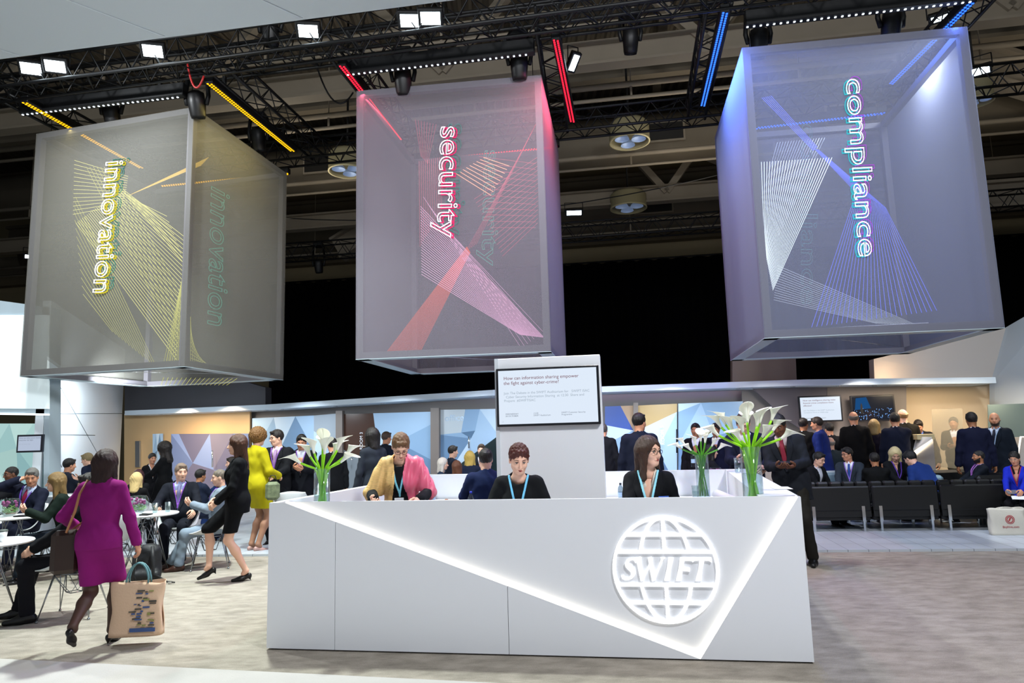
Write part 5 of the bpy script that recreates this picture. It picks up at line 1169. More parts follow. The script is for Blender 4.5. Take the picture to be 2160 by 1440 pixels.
def make_table(label, loc, rad, h=.74):
    t = thing('round_table', label, 'table', loc); b = MB(); b.lathe([(0, h - .022), (rad - .01, h - .022), (rad, h - .010), (rad - .004, h), (0, h)], n=40); b.obj('tabletop', M_white, t)
    for k_ in range(4):
        a = math.radians(45 + 90 * k_); d_ = np.array([math.cos(a), math.sin(a), 0]); s_ = np.array([-d_[1], d_[0], 0]); ft = d_ * rad * .74 + ez * .012
        b = MB(); b.tube([d_ * .05 + s_ * .10 + ez * (h - .03), ft], .006, 6); b.tube([d_ * .05 - s_ * .10 + ez * (h - .03), ft], .006, 6); b.lathe([(.014, 0), (.014, .012), (.006, .02)], ft - ez * .012, 8); b.obj('leg', M_wire, t)
    b = MB()
    for k_ in range(4):
        a = math.radians(45 + 90 * k_); a2 = a + math.pi / 2; b.tube([(rad * .36 * math.cos(a), rad * .36 * math.sin(a), .34), (rad * .36 * math.cos(a2), rad * .36 * math.sin(a2), .34)], .005, 5)
    b.obj('cross_wires', M_wire, t); return t
tA = PY(-28, 1138, 6.6) * V3(1, 1, 0); tB = PY(27, 1088, 8.95) * V3(1, 1, 0); tC = PY(312, 1082, 8.85) * V3(1, 1, 0)
make_table('white round table cut by the left edge of the picture, with a paper cup', tA, .38); make_table('white round table with a flower bowl between the seated man and green-jacketed woman', tB, .38); make_table('white round table with two water glasses and a flower bowl', tC, .36)
tD = PY(150, 1000, 12.2) * V3(1, 1, 0); make_table('small white table behind the green-jacketed woman', tD + ez * .03, .35)
tE = PY(1515, 985, 11.3) * V3(1, 1, 0); make_table('white table with a flower bowl behind the far vase', tE + ez * .03, .4)
tG = PY(975, 1000, 13.1) * V3(1, 1, 0); make_table('white table of the meeting left of the pillar', tG + ez * .03, .45)
# paper cup
r = thing('paper_cup', 'white takeaway paper cup on the table at the left edge', 'cup', PY(5, 1132, 6.6) * V3(1, 1, 0) + ez * .742); b = MB(); b.lathe([(0, 0), (.028, 0), (.040, .095), (.038, .095), (.026, .003)], n=20); b.obj('cup_body', M_white, r); b = MB(); b.lathe([(.042, .093), (.043, .098), (.038, .108), (0, .108)], n=20); b.obj('cup_lid', mat('cup_lid', '4c5552', .5), r)
M_glass = clear_glass('drinking_glass', 'f2f8f8', .965, .05); M_water = clear_glass('water', 'f0f8f8', .97, .02)
def tumbler(label, c, h=.13, r_=.034):
    r = thing('water_glass', label, 'glass', c); b = MB(); b.lathe([(0, 0), (r_ * .85, 0), (r_, h), (r_ - .003, h), (r_ * .85 - .003, .008), (0, .008)], n=20); b.obj('tumbler', M_glass, r); b = MB(); b.lathe([(0, .009), (r_ * .84, .009), (r_ * .93, h * .6), (0, h * .6)], n=20); b.obj('water', M_water, r); return r
tumbler('left water glass on the round table by the man with the purple lanyard', tC + V3(.12, -.06, .742)); tumbler('right water glass on the round table by the man with the purple lanyard', tC + V3(.24, .02, .742))
M_leaf = mat('leaf_green', '6f9a45', .5, var=.3, vs=30); M_pinkf = mat('pink_petal', 'b0508a', .6, var=.4, vs=40)
def flower_bowl(label, c, R_=.13):
    r = thing('flower_bowl', label, 'flower bowl', c); b = MB(); pr_ = [(R_ * math.sin(a), R_ - R_ * math.cos(a)) for a in np.linspace(.35, 2.35, 14)]; b.lathe([(0, .009)] + pr_ + [(p[0] - .004, p[1]) for p in pr_[::-1]], n=28, cap=False); b.obj('glass_bowl', M_glass, r)
    rd = random.Random(int(c[0] * 100)); b = MB()
    for i in range(16):
        a = rd.uniform(0, 6.28); p = np.array([math.cos(a), math.sin(a), 0]) * R_ * rd.uniform(.2, .55); q_ = np.array([math.cos(a + 2), math.sin(a + 2), 0]) * R_ * .55 + ez * R_ * rd.uniform(.7, 1.2); m_ = (p + q_) / 2 + ez * .02 + np.array([math.cos(a + 1), math.sin(a + 1), 0]) * R_ * .5; b.tube([p + ez * R_ * .35, m_, q_ + ez * 0], [.005, .006, .003], 5)
    b.obj('stems', M_leaf, r); b = MB()
    for i in range(14):
        a = rd.uniform(0, 6.28); p = np.array([math.cos(a) * R_ * .55, math.sin(a) * R_ * .55, R_ * rd.uniform(.95, 1.45)]); b.ball(p, (.018, .022, .018), 7)
    b.obj('blossoms', M_pinkf, r); return r
flower_bowl('glass bowl of pink flowers on the left table before the grey-haired man', tB + V3(-.05, 0, .742)); flower_bowl('glass bowl of pink flowers beside the two water glasses', tC + V3(-.11, -.04, .742)); flower_bowl('glass bowl of pale flowers on the table behind the far vase', tE + V3(-.05, 0, .772), .12)
def slabthing(name, label, cat, c, size, m, R=I3, bev=.003): b = MB(); b.box((0, 0, 0), size, R, bev=bev); o = b.obj(name, m); o.location = tuple(map(float, c)); return tag(o, label, cat)
slabthing('tablet_computer', 'black tablet lying on the left table in front of the green-jacketed woman', 'tablet', tB + V3(.20, -.05, .750), (.22, .15, .012), M_blk2, rotz(.2)); slabthing('notebook', 'dark notebook on the table under the two water glasses', 'notebook', tC + V3(.05, -.22, .750), (.2, .12, .014), M_blk2, rotz(-.1)); slabthing('magazine', 'open white magazine on the table beside the woman in magenta', 'magazine', tC + V3(-.25, -.12, .747), (.2, .28, .006), mat('paper', 'e2e4e8', .6), rotz(.3))
slabthing('newspaper', 'newspaper lying on the white chair behind the yellow-coated woman', 'newspaper', PY(613, 1040, 11.0) * V3(1, 1, 0) + V3(0, .02, .47), (.38, .3, .015), mat('newsprint', 'a79a94', .8, var=.4, vs=30), rotz(.1))

# lilies, vases
M_petal = mat('lily_white', 'eeeee0', .45); M_stem = mat('lily_stem', '93d81c', .4, var=.12, vs=10); M_stem2 = mat('lily_stem_dark', '4f9a22', .4, var=.12, vs=10)
def lily(label, base, rim, tip, size, stem_m, group, loc):
    r = thing('calla_lily', label, 'flower', loc, 0, group)
    base, rim, tip = [np.array(p, float) for p in (base, rim, tip)]
    d = tip - rim; d /= np.linalg.norm(d); m1 = rim + (tip - rim) * .5; pts_ = []
    for t in np.linspace(0, 1, 14):
        if t < .5: s_ = t * 2; pts_.append(base + (rim - base) * s_)
        else: s_ = t * 2 - 1; o_ = (tip - rim) * V3(1, 1, 0); pts_.append(rim + (tip - rim) * s_ + o_ * .03 * math.sin(s_ * math.pi))
    b = MB(); b.tube(pts_, .0092, 8); b.obj('stem', stem_m, r)
    dd_ = pts_[-1] - pts_[-3]; dd_ /= np.linalg.norm(dd_); dd_ = dd_ + ez * .30; dd_ /= np.linalg.norm(dd_); u, w_ = perp(dd_); 
    if u[2] < 0: u = -u
    w_ = np.cross(dd_, u); out = -ez + dd_ * dd_[2]; out = out / (np.linalg.norm(out) + 1e-6) if np.linalg.norm(out) > .2 else u
    w_ = np.cross(dd_, out); L = .135 * size
    def fn(a, v):
        A = a * 2 * math.pi; f = (1 + math.cos(A)) / 2; rad = (.009 + .023 * v ** 1.5) * size * (1 + .25 * f * v); ln = L * v * (.62 + .62 * f ** 1.5)
        curl = .020 * size * max(0, v - .6) / .4 * (.4 + f); return tip + dd_ * (ln - .02 * f * max(0, v - .85)) + (out * math.cos(A) + w_ * math.sin(A)) * (rad + curl) + np.array([0, 0, -.012 * f * max(0, v - .8) * 5])
    b = MB(); b.grid(fn, 18, 9, thick=.0012); b.obj('spathe', M_petal, r); b = MB(); b.tube([tip, tip + dd_ * L * .62], [.006, .004], 6); b.obj('spadix', mat('spadix_yellow', 'd8b830', .5), r)
    return r
def lname(i, tips):
    o = sorted(range(len(tips)), key=lambda k: tips[k][0]); k = o.index(i); n_ = len(tips)
    return (['leftmost', 'second from left', 'third from left', 'fourth from left', 'fifth from left', 'sixth from left', 'seventh from left'] + [''] * 20)[k] if k < n_ / 2 else ['rightmost', 'second from right', 'third from right', 'fourth from right', 'fifth from right', 'sixth from right', 'seventh from right'][n_ - 1 - k]
def vase(label, c, R_, H_, wl, tips, size, stem_m, what, seed):
    r = thing('glass_vase', label, 'vase', c); b = MB(); b.lathe([(0, 0), (R_, 0), (R_, H_), (R_ - .004, H_), (R_ - .004, .02), (0, .02)], n=28); b.obj('vase_glass', M_glass, r); b = MB(); b.lathe([(0, .021), (R_ - .006, .021), (R_ - .006, wl), (0, wl)], n=28); b.obj('water', M_water, r)
    rd = random.Random(seed)
    for i, (tx, ty, tzz) in enumerate(tips):
        a = rd.uniform(0, 6.28); k_ = len(tips); bx = -np.sign(tx) * R_ * rd.uniform(.05, .8) if tx else 0
        base = (bx, R_ * .6 * math.sin(a), .03); rx = max(-R_ * .8, min(R_ * .8, tx * .28)); rim = (rx, max(-R_ * .7, min(R_ * .7, ty * .3)), H_)
        lily(lname(i, tips) + ' white calla lily in ' + what, base, rim, (tx, ty, tzz - .05), size, stem_m, 'calla lilies in ' + what, c)
DV = D0 + dv * .24
def oncounter(px, v_=.27): q = PPL(px, 1040, D0 + dv * v_, dang); return np.array([q[0], q[1], .97])
cv1 = oncounter(679); cv2 = oncounter(1589)
vase('tall glass vase of white lilies on the left end of the reception desk', cv1, .066, .40, .27, [(-.17, -.03, .50), (-.10, .0, .55), (-.05, -.06, .58), (.0, .03, .62), (.03, -.04, .57), (.08, .05, .56), (.13, -.02, .60), (.19, .02, .55), (.17, -.06, .50), (-.02, .08, .60)], 1.05, M_stem, 'the vase at the left end of the desk', 1)
vase('tall glass vase of white lilies on the right end of the reception desk', cv2, .075, .50, .30, [(-.24, -.03, .64), (-.20, .02, .70), (-.12, .0, .68), (-.06, -.05, .66), (.0, .02, .73), (.05, -.04, .70), (.10, .04, .72), (.17, -.02, .74), (.19, .03, .66), (.22, -.04, .60), (-.15, .07, .72), (.02, .08, .70), (-.09, -.07, .60), (.07, -.08, .62)], 1.02, M_stem, 'the vase at the right end of the desk', 2)
cv3 = PPL(1483, 1020, PY(1483, 1020, 8.0), 0); cv3 = np.array([cv3[0], cv3[1], .815])
vase('dark green glass vase of lilies on the rear worktop of the desk', cv3, .075, .50, .10, [(-.22, 0, .62), (-.17, .03, .66), (-.12, -.03, .60), (-.05, .02, .66), (.0, -.02, .70), (.06, .03, .68), (.12, -.02, .64), (.20, .02, .60), (.08, .05, .72)], 1.0, M_stem2, 'the vase on the rear worktop', 3)
# things on the desk
def bottle(label, c, capc='1c30b0'):
    r = thing('water_bottle', label, 'bottle', c); b = MB(); b.lathe([(0, 0), (.030, 0), (.032, .01), (.032, .13), (.027, .155), (.012, .18), (.012, .19), (0, .19)], n=18); b.obj('bottle_body', clear_glass('plastic', 'd8e6ec', .8, .08), r)
    b = MB(); b.lathe([(.0135, .183), (.0135, .205), (0, .205)], n=14); b.obj('cap', mat('cap_' + capc, capc, .4), r); b = MB(); b.lathe([(.0325, .05), (.0325, .10)], n=18, cap=False); b.obj('bottle_label', mat('bottle_label', 'a8c4e6', .5), r)
bottle('water bottle with a blue cap right of the left lily vase', oncounter(701, .3) - ez * .10); 
bottle('water bottle with a blue cap beside the navy-suited man', PY(993, 1030, 7.4) * V3(1, 1, 0) + ez * .815); bottle('water bottle beside the scarf-wearing woman, on the rear worktop', PY(912, 1010, 8.2) * V3(1, 1, 0) + ez * .815); bottle('water bottle on the rear worktop right of the pillar', PY(1308, 1010, 8.0) * V3(1, 1, 0) + ez * .815, '2a3038')
rt = lambda px, Yd, z: PY(px, 1000, Yd) * V3(1, 1, 0) + ez * z
tumbler('tall water glass on the right side wall of the desk', PZ(1546, 997, DH) + V3(.06, .0, .003), .16, .04); tumbler('water glass at the foot of the far lily vase', cv3 + V3(-.12, -.1, .0), .16, .04); bottle('clear bottle on the rear wall beside the far vase', PZ(1465, 985, DH) + V3(0, .03, .003), '8c99a8')
r = thing('paper_roll', 'big roll of white paper lying on the rear worktop near the far vase', 'paper roll', (0, 0, 0)); b = MB(); a_, c_ = PY(1512, 1030, 7.9), PY(1556, 1046, 6.9); a_[2] = c_[2] = .87
for r_ in (.055, .048): b.tube([a_, c_], r_, 16, cap=False)
b.obj('paper', mat('roll_paper', 'c9c7d2', .6), r)
slabthing('smartphone', 'phone lying on the rear worktop left of the navy-suited man', 'phone', rt(930, 8.1, .822), (.15, .08, .01), M_blk2, rotz(.2)); slabthing('note_sheet', 'sheet of white paper on the desk under the lady with glasses', 'paper', oncounter(1395, .3) + ez * .003, (.2, .15, .003), mat('paper', 'e2e4e8', .6), rotz(.2)); slabthing('note_sheet', 'sheet of white paper on the side wall top at the right end of the desk', 'paper', PZ(1640, 1030, DH) + V3(.03, 0, .004), (.14, .22, .003), mat('paper', 'e2e4e8', .6), rotz(-.2))
b = MB(); b.ball((0, 0, .03), (.035, .03, .035), 10); tag(b.obj('pastry', mat('pastry', '8a5a3a', .8), loc=tuple(rt(941, 8.15, .817))), 'small brown pastry on the rear worktop behind the scarf-wearing woman', 'food')

# sofas on the right: black tufted benches seen from behind
M_lea = mat('black_leather', '070708', .45, bump=.1, bs=40); SA = math.atan2(10.39 - 10.71, 7.2 - 4.54)
def make_sofa(label, c, W_=.93):
    r = thing('leather_sofa', label, 'sofa', c, SA); n_ = 5
    b = MB()
    for i in range(n_):
        for j in range(2): b.box((-W_ / 2 + (i + .5) * W_ / n_, .115, .40 + .165 * j + .08), (W_ / n_ - .006, .10, .160), bev=.025)
    b.box((0, .05, .475), (W_ - .004, .06, .37), bev=.02); b.obj('backrest', M_lea, r)
    b = MB()
    for i in range(n_):
        for j in range(4): b.box((-W_ / 2 + (i + .5) * W_ / n_, .17 + (j + .5) * .14, .30), (W_ / n_ - .006, .134, .12), bev=.02)
    b.obj('seat_cushion', M_lea, r); b = MB(); b.box((0, .40, .20), (W_ - .01, .66, .09), bev=.01); b.box((0, .05, .30), (W_ - .01, .03, .18)); b.obj('base_frame', M_lea, r)
    for x_ in (-W_ / 2 + .10, W_ / 2 - .12):
        b = MB(); b.box((x_, .02, .26), (.045, .012, .22)); b.box((x_, .04, .08), (.030, .03, .16)); b.obj('leg', M_chrome, r); b = MB(); b.box((x_, .68, .08), (.03, .03, .16)); b.obj('leg', M_chrome, r)
    return r
sd_ = np.array([math.cos(SA), math.sin(SA), 0]); s0 = PZ(1722, 1122, 0.03) + ez * 0; s0[2] = .03
so = make_sofa('black leather bench seen from behind, leftmost, beside the end of the desk', s0 + sd_ * .36)
dup(so, s0 + sd_ * (.36 + .955), SA, 'black leather bench seen from behind, middle one of the three'); dup(so, s0 + sd_ * (.36 + 1.91), SA, 'black leather bench seen from behind, rightmost, next to the cream tote bag')
# other lounge seats
M_seat = mat('grey_lounge', '6f8794', .6); M_seat2 = mat('pale_lounge', 'a5b5bf', .6)
def lounge(label, c, rz, m, W_=.9):
    r = thing('lounge_seat', label, 'armchair', c, rz); b = MB(); b.box((0, 0, .33), (W_, .7, .16), bev=.04); b.obj('seat', m, r); b = MB(); b.box((0, -.32, .56), (W_, .14, .36), bev=.04); b.obj('backrest', m, r)
    for sx in (-1, 1):
        for sy in (-1, 1): b = MB(); b.tube([(sx * (W_ / 2 - .06), sy * .28, .26), (sx * (W_ / 2 - .05), sy * .30, 0)], .014, 8); b.obj('leg', M_chrome, r)
    return r
def lz(px, Yd): return PY(px, 1000, Yd) * V3(1, 1, 0) + ez * .03
lounge('blue-grey lounge seat under the man writing with the blue tie', lz(1790, 12.1), math.radians(190), M_seat, 1.3); lounge('pale lounge seat behind the men sitting with their backs to us', lz(1748, 13.2), 0, M_seat2, 1.0); lounge('pale lounge seat behind the dark-haired woman on the bench', lz(1868, 12.4), math.radians(185), M_seat, .8)
lounge('black leather armchair behind the black handbag', lz(2018, 11.9), math.radians(185), M_lea, .8); lounge('black armchair under the bearded man in profile', lz(2072, 11.1), math.radians(85), M_lea, .8); lounge('dark seat under the woman in the royal blue jacket', lz(2142, 10.5) , math.radians(180), M_lea, .8); lounge('grey seat under the blonde woman and her neighbour in blue', lz(1905, 11.7), math.radians(80), M_seat, 1.2)
# reception counter of the lounge
r = thing('service_counter', 'white slanted counter with a glowing edge at the back of the lounge', 'counter', (0, 0, 0)); A = [PY(1848, 952, 14.2), PY(1928, 951, 13.0), PY(1968, 925, 12.4), PY(1978, 1030, 12.4), PY(1930, 1045, 13.0), PY(1848, 1040, 14.2)]
b = MB(); b.slab([A[0], A[1], A[4], A[5]], e2 * .5); b.slab([A[1], A[2], A[3], A[4]], e2 * .5); b.obj('counter_front', mat('counter_beige', 'b9b0a8', .5), r)
b = MB(); b.slab([PY(1928, 951, 12.97), PY(1966, 926, 12.37), PY(1966, 929, 12.37), PY(1929, 960, 12.97)], -e2 * .01); b.obj('light_edge', glow('counter_glow', 'fff2dc', 5), r); b = MB(); b.slab([PY(1848, 951, 14.2), PY(1928, 950, 13.0), PY(1966, 925, 12.4), PY(1966, 925, 12.4) + e2 * .6, PY(1848, 951, 14.2) + e2 * .6], ez * .03); b.obj('counter_top', M_white, r)
for px_ in (1818, 1868): q = PY(px_, 985, 13.9); area_light('counter_spot', q, (q[0], q[1] + .5, q[2] + .1), .1, 5, (1, .85, .7))
r = thing('glass_cabinet', 'white-edged counter at the right edge behind the woman in blue', 'counter', (0, 0, 0)); b = MB(); b.slab([PY(2152, 922, 12.0), PY(2200, 922, 12.0), PY(2200, 990, 12.0), PY(2143, 990, 12.0)], e2 * .4); b.obj('cabinet_body', mat('counter_beige', 'b9b0a8', .5), r); b = MB(); b.tube([PY(2142, 992, 11.98), PY(2153, 921, 11.98), PY(2200, 921, 11.98)], .015, 6); b.obj('light_edge', glow('edge_glow', 'fff6ea', 1.6), r)
slabthing('cake_box', 'low cream box on the service counter of the lounge', 'box', PY(1948, 921, 12.9), (.3, .2, .1), mat('box_cream', 'c4b48c', .7), rotz(BA))

# ---- bags
def tote(label, c, rz, W_, H_, D_, m, decor, hang=0):
    r = thing('tote_bag', label, 'bag', c, rz)
    def fn(u, v):
        a = u * 2 * math.pi; x_ = W_ / 2 * (abs(math.cos(a)) ** .35) * (1 if math.cos(a) > 0 else -1); y_ = D_ / 2 * (abs(math.sin(a)) ** .5) * (1 if math.sin(a) > 0 else -1) * (1 - .45 * v); return (x_ * (1 + .03 * v) + .008 * math.sin(7 * v + u * 20), y_ + .006 * math.sin(9 * u + 6 * v), H_ * v + .012 * v * math.sin(u * 12.5))
    b = MB(); b.grid(fn, 48, 12, thick=.002); b.add([fn(i / 48, 0) for i in range(48)], [list(range(47, -1, -1))]); b.obj('bag_body', m, r)
    for s_ in (-1, 1): b = MB(); b.tube([(W_ * .22 * math.cos(t) * 1.0, s_ * D_ * .22 * (1 - .6 * math.sin(t)), H_ + (.16 if hang else .02) * math.sin(t) - .01) for t in np.linspace(0, math.pi, 12)], .008, 6); b.obj('handle', decor['hm'], r)
    return r
# ================================================================ PEOPLE
M_paper = mat('paper', 'e2e4e8', .6)
def held(pn, sd, name, label, cat, size, m, off=(0, 0, .02), R=I3):
    c = pn['hand'][sd] + np.array(off, float); return slabthing(name, label, cat, c, size, m, R)
# --- left part
p = person('woman in a magenta skirt suit walking away with a tan tote bag', 226, 950, 5.75, -22, 'walk', sex='f', hair=('bob', '2a100c'), outfit='skirt', c1='861a6c', c2='861a6c', legs='861a6c', shoes='0c0a0a',
           skin=SK_M, rf=(.07, .20, .115), lf=(-.06, -.32, .28), rh=(.30, .10, -.14), lh=(-.30, .20, .10), skirt=.50, hem=-.09, head=(-10, 4), lean=4, fat=.94, tights='4a3228')
W1 = p
tb = tote('tan printed tote bag hanging from the walking woman in magenta', p['hand'][1] + V3(.05, -.02, -.66), math.radians(4), .40, .42, .12, mat('tan_canvas', 'd8b79a', .8, bump=.2, bs=60), dict(hm=mat('teal_strap', '5f8a90', .6)), 1)
rd = random.Random(5); b = MB()
for i in range(34):
    x_ = rd.uniform(-.02, .15); z_ = rd.uniform(.08, .36); b.box((x_, -.066 + .0 * z_ + .018 * (z_ / .42), z_), (rd.uniform(.015, .06), .004, rd.uniform(.006, .014)), m=rd.randrange(3))
b.box((.07, -.064, .055), (.20, .004, .03), m=0); b.obj('print', [mat('print_blue', '3f5688', .7), mat('print_dark', '4a4640', .7), mat('print_olive', '8a8a50', .7)], tb)
# handbag on her shoulder
r = thing('handbag', 'dark brown leather handbag with a tan strap at the side of the woman in magenta', 'bag', (0, 0, 0)); hs = W1['wd'](W1['T'](-.235, .02, -.03)); b = MB()
b.box(hs + V3(-.03, -.02, -.06), (.20, .12, .34), rotz(.5), bev=.035); b.obj('bag_body', mat('brown_leather', '2e1a12', .45), r)
a_ = W1['wd'](W1['T'](-.10, -.03, .500)); sb_ = [hs + V3(0.02, -.1, .10), W1['wd'](W1['T'](-.15, -.155, .25)), W1['wd'](W1['T'](-.135, -.13, .40)), W1['wd'](W1['T'](-.12, -.04, .515)), W1['wd'](W1['T'](-.14, .10, .42)), W1['wd'](W1['T'](-.2, .13, .15)), hs + V3(-.03, .05, .10)]
b = MB(); b.tube(sb_, .010, 6); b.obj('strap', mat('tan_strap', 'b07850', .5), r)
person('man seated with legs apart behind the woman in magenta, only dark trousers and shoe showing', 205, 965, 6.85, 78, 'sit', hair=('short', '1c1410'), c1='15161c', legs='191a22', rf=(.15, .44, .085), lf=(-.13, .30, .085), lean=-4, size=1.0, x=-4.22)
p = person('grey-haired man at the left table, red tie, one hand raised to his ear', 68, 988, 9.75, 150, 'sit', hair=('short', '6a6864'), c1='1b2036', c2='b9c6e6', tie='8a2040', lanyard='6a48b0', skin=SK_M, head=(20, 18), side=-12, lean=8, rh=(-.02, .10, .61), rpole=(1, .3, -.6), lh=(-.15, .32, .16), fat=1.12); seatchair(p, 'white shell chair under the grey-haired man with his hand at his ear')
p = person('woman in a dark green jacket with light brown hair seated in profile', 118, 998, 8.7, 92, 'sit', sex='f', hair=('mid', '7a6038'), outfit='top', c1='16261f', legs='1a2430', skin=SK_L, lean=14, rh=(.06, .34, .28), lh=(-.06, .34, .30), head=(0, 4)); seatchair(p, 'white shell chair under the woman in the dark green jacket')
person('balding man in a dark suit seated at the far left, looking away', 24, 984, 11.0, 112, 'sit', hair=('buzz', '1a1614'), c1='17181d', skin=SK_D, glasses='202020', lean=12, lh=(-.05, .5, .22), rh=(.1, .45, .2), head=(0, 8))
person('dark-haired man in a grey suit seated in profile before the pale wall', 148, 967, 13.0, -68, 'sit', hair=('short', '14100e'), c1='2c3444', skin=SK_M)
person('fair-haired person in navy bending forward behind the walking woman', 184, 956, 12.3, 50, hair=('short', '8a7a58'), c1='161e38', lean=32, rh=(.05, .4, .2), head=(10, 15))
p = person('blonde woman in black seated with her back turned at the left tables', 289, 1000, 10.5, -22, 'sit', sex='f', hair=('mid', 'd9bd82'), outfit='top', c1='0f1013', legs='101014'); seatchair(p, 'white shell chair under the blonde woman at the left tables')
person('seated person with dark red hair behind the blonde woman', 292, 991, 11.7, 15, 'sit', sex='f', hair=('bob', '3a1216'), outfit='top', c1='14161a', legs='101014')
person('woman with long dark curly hair standing in black before the warm wall', 346, 934, 12.4, 70, sex='f', hair=('curlylong', '17100d'), outfit='dress', c1='0d0e12', lh=(-.1, .38, .12), skin=SK_M)
person('person in black standing at the narrow glass strip', 322, 956, 13.2, 200, sex='f', hair=('back', '17110e'), outfit='suit', c1='0e1016', c2='d8dce4', skin=SK_M)
p = person('heavy-set man in a navy suit with purple lanyard, seated facing us', 383, 978, 9.7, 172, 'sit', hair=('short', '7d6a5c'), c1='181c28', c2='b4bfe8', tie='6a6a8c', lanyard='7a4aa8', fat=1.16, head=(22, 4), rh=(.22, .30, .20), lh=(-.24, .30, .14), badge=True); seatchair(p, 'white shell chair under the man with the purple lanyard')
person('dark-haired man in a navy suit seated behind, looking right', 424, 990, 11.0, -55, 'sit', hair=('short', '14110f'), c1='1d2740', skin=SK_T)
p = person('balding man in a pale grey suit seated in profile with hands joined', 462, 990, 9.2, 88, 'sit', hair=('buzz', '6e6458'), c1='7e8a98', c2='1c1c24', legs='8593a3', shoes='3a2018', lanyard='6a3aa0', rh=(.05, .25, .28), lh=(-.05, .25, .30), rf=(.12, .52, .085), lf=(-.1, .40, .085), head=(8, 8), lean=-2); seatchair(p, 'white shell chair under the man in the pale grey suit')
person('seated man in bright navy half hidden behind the walking brunette', 488, 964, 13.2, 60, 'sit', hair=('short', '2a201a'), c1='1f3566', c2='e0e4ec', head=(40, 5))
person('brunette woman in a black skirt suit walking left in high heels', 500, 918, 8.25, 86, 'walk', sex='f', hair=('long', '4a2c1a'), outfit='skirt', c1='0d0e13', c2='0d0e13', legs='0e0f14', shoes='0a0a0c', skin=SK_L, rf=(.05, .30, .19), lf=(-.05, -.12, .115), lh=(-.14, .22, .0), rh=(.1, .24, .02), skirt=.55, head=(4, 2))
person('curly-haired woman in a bright yellow coat dress seen from behind', 546, 905, 10.3, -52, sex='f', hair=('curly', '6e4c22'), outfit='coatdress', c1='ada212', shoes='b08c84', skin=SK_L, lanyard='6a3a90', rh=(.16, .26, .10), lh=(-.05, .28, .12), skirt=.40, tights='9a7058')
person('man in a dark suit and glasses with a lilac tie talking with the yellow-coated woman', 583, 907, 10.9, 155, hair=('short', '1d1713'), c1='14161c', c2='e0c8d4', tie='94789c', lanyard='7a50a0', glasses='181818', rh=(.08, .32, .13), lh=(-.08, .32, .10), head=(-38, 8))
person('person in black with clasped hands standing behind the left lilies', 636, 917, 11.2, 172, hair=('short', '14110f'), c1='12151f', c2='c8ccd8', lanyard='7a50a0', rh=(.06, .34, .24), lh=(-.06, .34, .22), skin=SK_M, head=(0, 20))
person('man in black with his back turned behind the right half of the left lilies', 700, 924, 11.5, 20, hair=('short', '181210'), c1='101217', skin=SK_M)
# --- centre
person('dark-haired woman in a charcoal suit with her back turned behind the desk', 784, 903, 8.3+1.5, 32, sex='f', hair=('bob', '120d0b'), outfit='suit', c1='2b313c', c2='2b313c', skin=SK_M)
person('distant dark-haired man behind the charcoal-suited woman', 816, 911, 14.0, -60, hair=('short', '4a3a34'), c1='1b2238', skin=SK_M)
p = person('receptionist with glasses looking down, pink and ochre scarf over black', 845, 915, 6.35, 170, sex='f', hair=('short', '6a4a2c'), outfit='top', c1='15171c', skin=SK_L, glasses='5a2420', lanyard='7cc4d8', head=(14, 42), lean=12, rh=(.20, .30, .14), lh=(-.22, .32, .13), badge=True); SC1 = p
# scarf draped over both shoulders
def scarf(pn):
    T = pn['T']; r = thing('shawl', 'silk shawl, pink over one shoulder and ochre over the other, worn by the receptionist', 'shawl', pn['root'].location, 0); r.rotation_euler = pn['root'].rotation_euler; r.scale = pn['root'].scale
    def side(sd):
        def f(P):
            d, q = pn['torso'](P, .026); 
            for s2 in (1, -1): d = sm(d, rc(P, pn['Sl'][s2], pn['El'][s2], .074, .078), .05)
            d = d + .005 * np.sin(q[:, 0] * 95 + q[:, 2] * 26 + q[:, 1] * 30) + .003 * np.sin(q[:, 0] * 40 - q[:, 2] * 12); d = np.maximum(d, -(d + .016))
            x_ = q[:, 0] * sd; edge = .045 + .015 * np.sin(q[:, 2] * 14) + np.clip(.46 - q[:, 2], 0, 1) * .05; d = np.maximum(d, np.where(q[:, 1] > 0, edge - x_, -x_)); return np.maximum(d, np.maximum(.06 - q[:, 2], -(rc(q, (0, .0, .46), (0, .02, .7), .062, .07))))
        return net(f, T(-.36, -.3, -.02) - .05, T(.36, .32, .56) + .05, .009)
    netobj('shawl_half', side(-1), mat('pink_silk', 'd85a78', .4, var=.18, vs=9, sheen=.3), r, 'coral pink half of the shawl'); netobj('shawl_half', side(1), mat('ochre_silk', 'd8b070', .5, var=.35, vs=26, stretch=(1, 1, 5)), r, 'ochre striped half of the shawl')
scarf(p)
person('man in a bright navy suit sitting with his back to us at the rear counter', 1024, 947, 7.95, 4, 'sit', seat=.58, hair=('short', '16120f'), c1='1b2a58', skin=SK_L, rh=(.2, .3, .22), lh=(-.2, .3, .22))
person('dark-haired man in navy seated left of the meeting group by the dark glass', 956, 940, 14.3, -70, 'sit', hair=('short', '1e1712'), c1='1b2438', c2='dfe4ec', seat=.5)
person('white-haired woman seated low behind the counter left of the pillar', 935, 966, 12.3, -100, 'sit', sex='f', hair=('bob', 'c9c4bc'), outfit='top', c1='2a3a52', legs='20242c')
person('brown-haired woman seated behind the rear counter', 962, 977, 11.7, 40, 'sit', sex='f', hair=('bob', '5a3420'), outfit='top', c1='303848', legs='20242c')
person('blonde woman in navy bending over the meeting table left of the pillar', 991, 952, 13.0, -10, 'sit', sex='f', hair=('bob', 'b59a4c'), outfit='top', c1='1b2640', legs='1b2640', lean=16)
person('round-faced man in a dark suit seated facing us left of the pillar', 1015, 937, 14.8, 170, 'sit', hair=('short', '4a3a2c'), c1='1a1e28', seat=.5)
